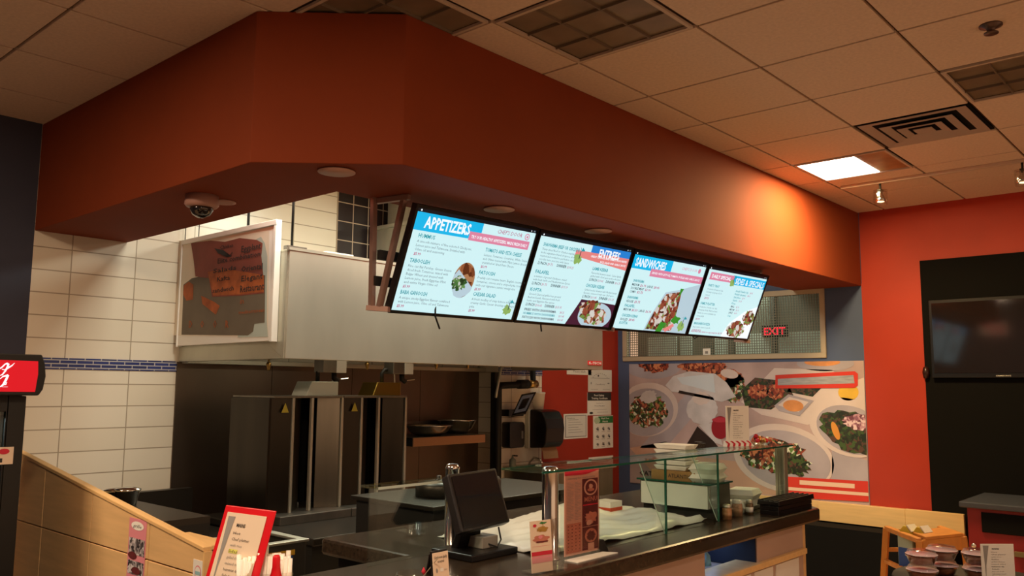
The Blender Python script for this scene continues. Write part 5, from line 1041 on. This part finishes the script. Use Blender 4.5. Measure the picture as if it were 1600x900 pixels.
# dark ledge in front of the partition
mb = MB(); mb.prism([(PX-.021, 2.18, .885), (PX-.021, 2.95, .885), (PX-.36, 2.95, .885), (PX-.36, 2.18, .885)], (0, 0, .035), 'black'); mb.box((PX-.34, 2.2, 0), (PX-.021, 2.93, .885), 'black')
tag(mb.build('side_ledge', bevel=.004), 'low black ledge along the foot of the wooden partition', 'ledge')
# banner strip and sticker on the partition
a = at(203, 808, 'x', PX-.001); b = at(230, 808, 'x', PX-.001)
mb = MB(); mb.box((PX-.0015, b.y, .78), (PX-.0003, a.y, a.z), 'pinkink'); pg = Page(mb, (PX-.0016, a.y, .78), (0, b.y-a.y, 0), (0, 0, a.z-.78), .0004)
hh = a.z-.78
def py_(py): return (at(216, py, 'x', PX-.001).z-.78)/hh
pg.ell(.5, py_(822), .36, .035, 'paper', 1); pg.text('grille', .24, py_(825), .04, 'ink', 2, fit=.5, shear=.3)
M['bwphoto'] = food_mat('mono_photo', ['#8a8486', '#4a4446', '#c9c2c2', '#2c2628', '#a89fa0'], 90)
pg.rect(.06, py_(868), .96, py_(842), M['bwphoto'], 1); pg.ell(.3, py_(870), .25, .03, 'maroon', 2); pg.rect(.06, py_(900), .96, py_(878), M['bwphoto'], 1); pg.ell(.55, py_(893), .25, .03, 'maroon', 2)
tag(mb.build('partition_banner'), 'narrow pink picture strip stuck on the wooden partition', 'banner')
c = at(309, 890, 'x', PX-.001); mb = MB(); mb.box((PX-.0015, c.y-.03, c.z-.06), (PX-.0003, c.y+.025, c.z+.025), 'paper2'); pg = Page(mb, (PX-.0016, c.y+.025, c.z-.06), (0, -.055, 0), (0, 0, .085), .0004)
pg.ell(.5, .62, .32, .22, 'pinkink', 1); pg.ell(.5, .62, .27, .18, 'paper2', 2); pg.rect(.25, .55, .75, .66, mat('pale_blue_print', '#8fb8bd', .7), 3)
tag(mb.build('round_logo_sticker'), 'small white sticker with a pink ring at the partition end', 'sticker')
# things on the shelf behind the partition
for n, (px, py) in enumerate(((182, 777), (199, 776))):
    c = at(px, py, 'x', 1.34); mb = MB(); mb.lathe([(0, 0), (.03, 0), (.04, .05), (.043, .05), (.043, .056), (.02, .062), (0, .064)], (c.x, c.y, c.z-.03), 'chrome', 18); 
    tag(mb.build('steel_canister'), ['small shiny steel canister just behind the partition top', 'second shiny steel canister behind the partition top, farther right'][n], 'canister', 'steel canisters behind the partition')
    Z0 = c.z-.03
mb = MB(); mb.box((1.26, 2.55, Z0-.02), (1.42, 3.7, Z0), 'steel_black'); mb.box((1.26, 2.55, 0), (1.42, 3.7, Z0-.02), 'black')
tag(mb.build('back_shelf'), 'narrow dark shelf unit directly behind the wooden partition', 'shelf')
c = at(334, 868, 'x', 1.28); mb = MB(); mb.prism([(1.22, 2.2, 1.10), (1.30, 2.2, 1.10), (1.30, 2.45, 1.10), (1.22, 2.45, 1.10)], (0, 0, .012), 'wood2'); mb.box((1.222, 2.2, 1.0), (1.30, 2.45, 1.10), mat('dark_red_wood', '#4a2018', .6))
tag(mb.build('side_box', bevel=.002), 'small box with a pale top tucked beside the partition end', 'box')

# ================================================================== DRINKS COOLER at left
t = thing('drinks_cooler', 'black upright drinks cooler with a lit red header sign', 'cooler', (.75, 3.1, 0))
hx1 = 1.058; hz0, hz1 = 1.512, 1.645; fy = 3.0
mb = MB(); mb.box((.40, fy+.04, 0), (1.035, fy+.04+.0, 0.001), 'black'); mb.bm.free(); mb = MB()
for a, b in (((.40, fy+.06, 0), (.43, 3.55, 1.51)), ((.99, fy+.06, 0), (1.02, 3.55, 1.51)), ((.43, 3.50, 0), (.99, 3.55, 1.51)), ((.43, fy+.06, 1.45), (.99, 3.50, 1.51)), ((.43, fy+.06, 0), (.99, 3.50, .12))): mb.box(a, b, 'black')
mb.build('cabinet', t, bevel=.004)
SHZ = (.50, .87, 1.17)
for z in SHZ: mb = MB(); mb.box((.43, fy+.075, z-.012), (.99, 3.50, z), 'steel_black'); mb.build('shelf', t)
l_ = lamp('cooler_light', (.90, fy+.10, 1.44), .12, .5, (.8, .95, 1.0), sizey=.04)
mb = MB(); 
prof = [(hx1-.012, hz1), (hx1-.001, hz1-.03), (hx1+.004, hz1-.07), (hx1-.002, hz0+.02), (hx1-.014, hz0)]
mb.prism([(.40, fy, hz0), (.40, fy, hz1)]+[(x, fy, z) for x, z in prof], (0, .5, 0), 'black'); hb = mb.build('header_box', t, bevel=.004)
mb = MB(); e = mat('header_red', '#e8001e', .3, emit=.85)
mb.prism([(.42, fy-.002, hz0+.016), (hx1-.027, fy-.002, hz0+.012), (hx1-.0215, fy-.002, hz0+.07), (hx1-.024, fy-.002, hz1-.022), (.42, fy-.002, hz1-.012)], (0, .003, 0), e)
wht = mat('header_script', '#fff0f0', .3, emit=1.3)
def scr(pts, r): # script stroke as a flat ribbon that swells and thins
    P = [at(x, y, 'y', fy-.003) for x, y in pts]; vs = []
    for i, p in enumerate(P):
        d = (P[min(i+1, len(P)-1)]-P[max(i-1, 0)]); n = Vector((-d.z, 0, d.x)).normalized()*r[i]; vs += [p+n, p-n]
    mb.add(vs, [(2*i, 2*i+1, 2*i+3, 2*i+2) for i in range(len(P)-1)], wht)
px_ = .0023*1.0
scr([(0, 576), (4, 573), (8, 569), (11, 568), (13, 569), (12, 573), (8, 580), (4, 585), (0, 587)], [.002, .002, .002, .003, .0035, .003, .0025, .002, .001])
scr([(3, 577), (8, 578), (14, 574), (19, 571), (23, 567)], [.001, .002, .0025, .0018, .0004])
scr([(0, 592), (5, 588), (10, 587), (13, 586)], [.001, .002, .003, .0025]); scr([(13, 586), (9, 594), (5, 601), (1, 604), (-3, 604)], [.003, .0035, .003, .002, .001]); scr([(9, 597), (5, 602), (9, 601), (11, 597)], [.002, .0025, .0015, .0005])
scr([(3, 604.5), (12, 604.5)], [.0006, .0006])
mb.build('header_sign', hb)
mb = MB(); mb.box((.42, fy+.045, .1), (.985, fy+.058, 1.49), M['glass']); gd = mb.build('glass_door', t)
mb = MB(); mb.box((.965, fy+.035, .08), (1.02, fy+.06, 1.51), 'black'); mb.box((.42, fy+.035, 1.46), (.965, fy+.06, 1.51), 'black'); mb.build('door_frame', t, bevel=.003)
a, b = at(0, 699, 'y', fy+.03), at(20, 725, 'y', fy+.03)
mb = MB(); mb.box((.75, fy+.031, b.z), (b.x, fy+.034, a.z), 'cream'); pg = Page(mb, (.88, fy+.0308, b.z), (b.x-.88, 0, 0), (0, 0, a.z-b.z)); pg.ell(.75, .75, .14, .16, 'redink', 1); pg.rect(.1, .12, .72, .36, 'ink', 1); pg.text('$2.00', .2, .17, .22, 'cream', 2, fit=.4); pg.rect(.1, .55, .5, .62, 'greyink', 1); mb.build('price_tag', gd)

n = 0
for z, nm in zip(SHZ, ('lower', 'middle', 'upper')):
    for x, cc, cn in ((.945, '#1f6a4a' if z < 1 else '#2a4038', 'right'), (.865, '#2c4a52', 'left')):
        tb = thing('drink_bottle', '%s bottle with red label on the %s shelf of the cooler, %s one' % ('green' if z < 1 and cn == 'right' else 'dark', nm, cn), 'bottle', (x, fy+.12, z), 0, 'drink bottles in the cooler')
        mb = MB(); mb.lathe([(0, 0), (.031, 0), (.033, .02), (.033, .13), (.026, .16), (.013, .20), (.012, .215), (0, .215)], (0, 0, 0), mat('bottle_'+cc[1:], cc, .15, coat=.5), 20); mb.build('bottle_body', tb, local=True)
        mb = MB(); mb.lathe([(.0335, .06), (.0337, .07), (.0337, .12), (.0335, .125)], (0, 0, 0), 'redplastic', 20); mb.build('label_band', tb, local=True)
        mb = MB(); mb.lathe([(.0145, .212), (.0145, .23), (0, .232)], (0, 0, 0), 'redplastic', 14); mb.build('cap', tb, local=True)
# ================================================================== WOODEN HIGH CHAIR, right
A, B_, Cc, D = Vector((5.051, 1.662, .78)), Vector((4.749, 1.40, .78)), Vector((5.059, 1.271, .78)), Vector((5.266, 1.443, .78))
t = thing('high_chair', 'honey coloured wooden high chair standing in front of the wooden rail', 'high chair', (5.0, 1.45, 0))
def stick(nm, a, b, w_=.017, d_=None):
    mb = MB(); a, b = Vector(a), Vector(b); mb.tube([a, b], w_*1.3, 'chairwood', 4); return mb.build(nm, t, bevel=.003)
cen = (A+B_+Cc+D)/4
def foot(p): q = cen+(p-cen)*1.35; return Vector((q.x, q.y, 0))
for p in (A, B_, Cc, D): stick('leg', foot(p), p)
stick('arm_rail', A, B_, .014); stick('arm_rail', D, Cc, .014)
mb = MB(); u_ = (Cc-B_); dn = Vector((0, 0, -.07)); th_ = Vector((u_.y, -u_.x, 0)).normalized()*.018
mb.prism([B_, Cc, Cc+dn, B_+dn], -th_, 'chairwood'); mb.build('front_panel', t, bevel=.004)
mb = MB(); mb.prism([B_+Vector((0, 0, .0)), Cc, D+(Cc-D)*.35, A+(B_-A)*.35+u_*.02], (0, 0, .014), 'chairwood'); mb.bm.free()
mb = MB(); mb.prism([Cc.lerp(B_, .86), Cc, Cc.lerp(D, .80), Cc.lerp(B_, .86)+(D-Cc)*.62], (0, 0, .016), 'chairwood'); mb.build('tray_board', t, bevel=.004)
def lowpt(p, z): f_ = foot(p); return f_.lerp(p, z/.78)
for z in (.60, .45): 
    stick('side_rail', lowpt(A, z), lowpt(B_, z), .012)
    stick('side_rail', lowpt(D, z), lowpt(Cc, z), .012)
stick('back_rail', lowpt(A, .66), lowpt(D, .66), .012); stick('front_rail', lowpt(B_, .40), lowpt(Cc, .40), .014)
mb = MB(); ss = [lowpt(p, .50) for p in (A, B_, Cc, D)]; mb.prism([s_+Vector((0, 0, -.01)) for s_ in ss], (0, 0, .018), 'chairwood'); mb.build('seat', t, bevel=.003)
# two bottles with yellow caps held in the chair
for n, (px, py, body, lab) in enumerate(((1420, 822, '#9fb0a0', 'tall carton with a yellow and white cap standing in the high chair, left one'), (1441, 824, '#c98a3a', 'tall carton with a yellow and white cap standing in the high chair, right one'))):
    c = at(px, py, 'z', .83)
    if n == 0: c = Vector((5.02, 1.515, .83)); 
    c = at(px, py, 'z', .82); t = thing('drink_carton', lab, 'carton', (c.x, c.y, .509), -.25, 'cartons in the high chair')
    w2 = .042
    mb = MB(); mb.box((-w2, -w2, 0), (w2, w2, .27), mat('carton_body_%d' % n, body, .5)); mb.box((-w2-.001, -w2*.5, .06 if n == 0 else .17), (-w2, w2*.95, .20 if n == 0 else .26), 'bluest' if n == 0 else 'ink'); mb.build('carton_body', t, local=True, bevel=.003)
    mb = MB(); mb.prism([(-w2, -w2, .27), (-w2, w2, .27), (-w2, w2*.2, .315), (-w2, -w2*.2, .315)], (2*w2, 0, 0), mat('carton_yellow', '#c9b23a', .5)); mb.build('gable_top', t, local=True, bevel=.002)
    mb = MB(); mb.prism([(-w2*.9, -w2*.8, .286), (w2*.9, -w2*.8, .286), (w2*.9, -w2*.15, .318), (-w2*.9, -w2*.15, .318)], (0, -.004, .004), 'white'); mb.build('white_flap', t, local=True)

# side table with lidded bowls and a menu card
t = thing('side_table', 'small dark table carrying the clear lidded bowls in the lower right', 'table', (4.15, 1.02, 0))
TZ = .74
mb = MB(); mb.lathe([(0, 0), (.33, 0), (.335, .01), (.33, .02), (0, .02)], (4.15, 1.0, TZ-.02), 'black', 40); mb.build('table_top', t)
mb = MB(); mb.lathe([(.2, 0), (.2, .015), (.03, .03), (.03, TZ-.02)], (4.15, 1.0, 0), 'black', 20); mb.build('pedestal', t)
M['tuna'] = mat('pinkish_food', '#9a6440', .4, var=.35, vscale=40); M['lidp'] = glass('lid_plastic', (.97, .93, .95), .04)
def lidbowl(x, y, z, r, lab):
    t = thing('lidded_bowl', lab, 'bowl', (x, y, z), 0, 'clear lidded bowls on the small table')
    mb = MB(); mb.lathe([(0, 0), (r*.75, 0), (r*.98, .034), (r*1.02, .036), (r*.96, .036), (r*.73, .003), (0, .003)], (0, 0, 0), M['clearplastic'], 28); mb.build('bowl_base', t, local=True)
    mb = MB(); mb.lathe([(0, .004), (r*.72, .004), (r*.92, .032), (r*.6, .038), (0, .04)], (0, 0, 0), 'tuna', 24); mb.build('filling', t, local=True)
    mb = MB(); mb.lathe([(r*1.05, .036), (r*1.06, .042), (r*1.0, .045), (r*.95, .050), (r*.88, .060), (r*.5, .064), (0, .064), (0, .062), (r*.86, .058)], (0, 0, 0), 'lidp', 28); mb.build('lid', t, local=True)
    mb = MB(); mb.lathe([(r*1.0, .043), (r*1.06, .0445), (r*1.0, .046)], (0, 0, 0), mat('lid_rim_highlight', '#e8d6e0', .15), 28); mb.build('rim', t, local=True)  # pale ring colour imitates the highlights on the clear lid
for sx, sy, n, nm in ((3.985, 1.17, 2, 'left'), (4.16, 1.135, 2, 'middle'), (4.175, .995, 2, 'right')):
    zt = {'left': .0, 'middle': .0, 'right': .0}[nm]
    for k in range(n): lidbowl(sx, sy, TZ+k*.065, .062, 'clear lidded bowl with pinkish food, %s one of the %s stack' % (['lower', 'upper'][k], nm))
c = at(1560, 870, 'y', .86)
t = thing('menu_card', 'white menu card standing on the small table right of the lidded bowls', 'menu card', (4.15, .85, TZ))
L_, R__ = at(1532, 850, 'x', 4.10), at(1583, 843, 'x', 4.20)
bl, u, v, n_ = frame_at((L_.x, L_.y, TZ), (R__.x, R__.y, TZ), L_.z-TZ, 0)
mb = MB(); mb.prism([bl, bl+u, bl+u+v, bl+v], n_*-.003, 'paper2'); pg = Page(mb, bl+n_*.0002, u, v, .0004); menu_text(pg); mb.build('card', t)
mb = MB(); mb.prism([bl+n_*.02, bl+u+n_*.02, bl+u-n_*.05, bl-n_*.05], (0, 0, .003), 'clearplastic'); mb.build('foot', t)
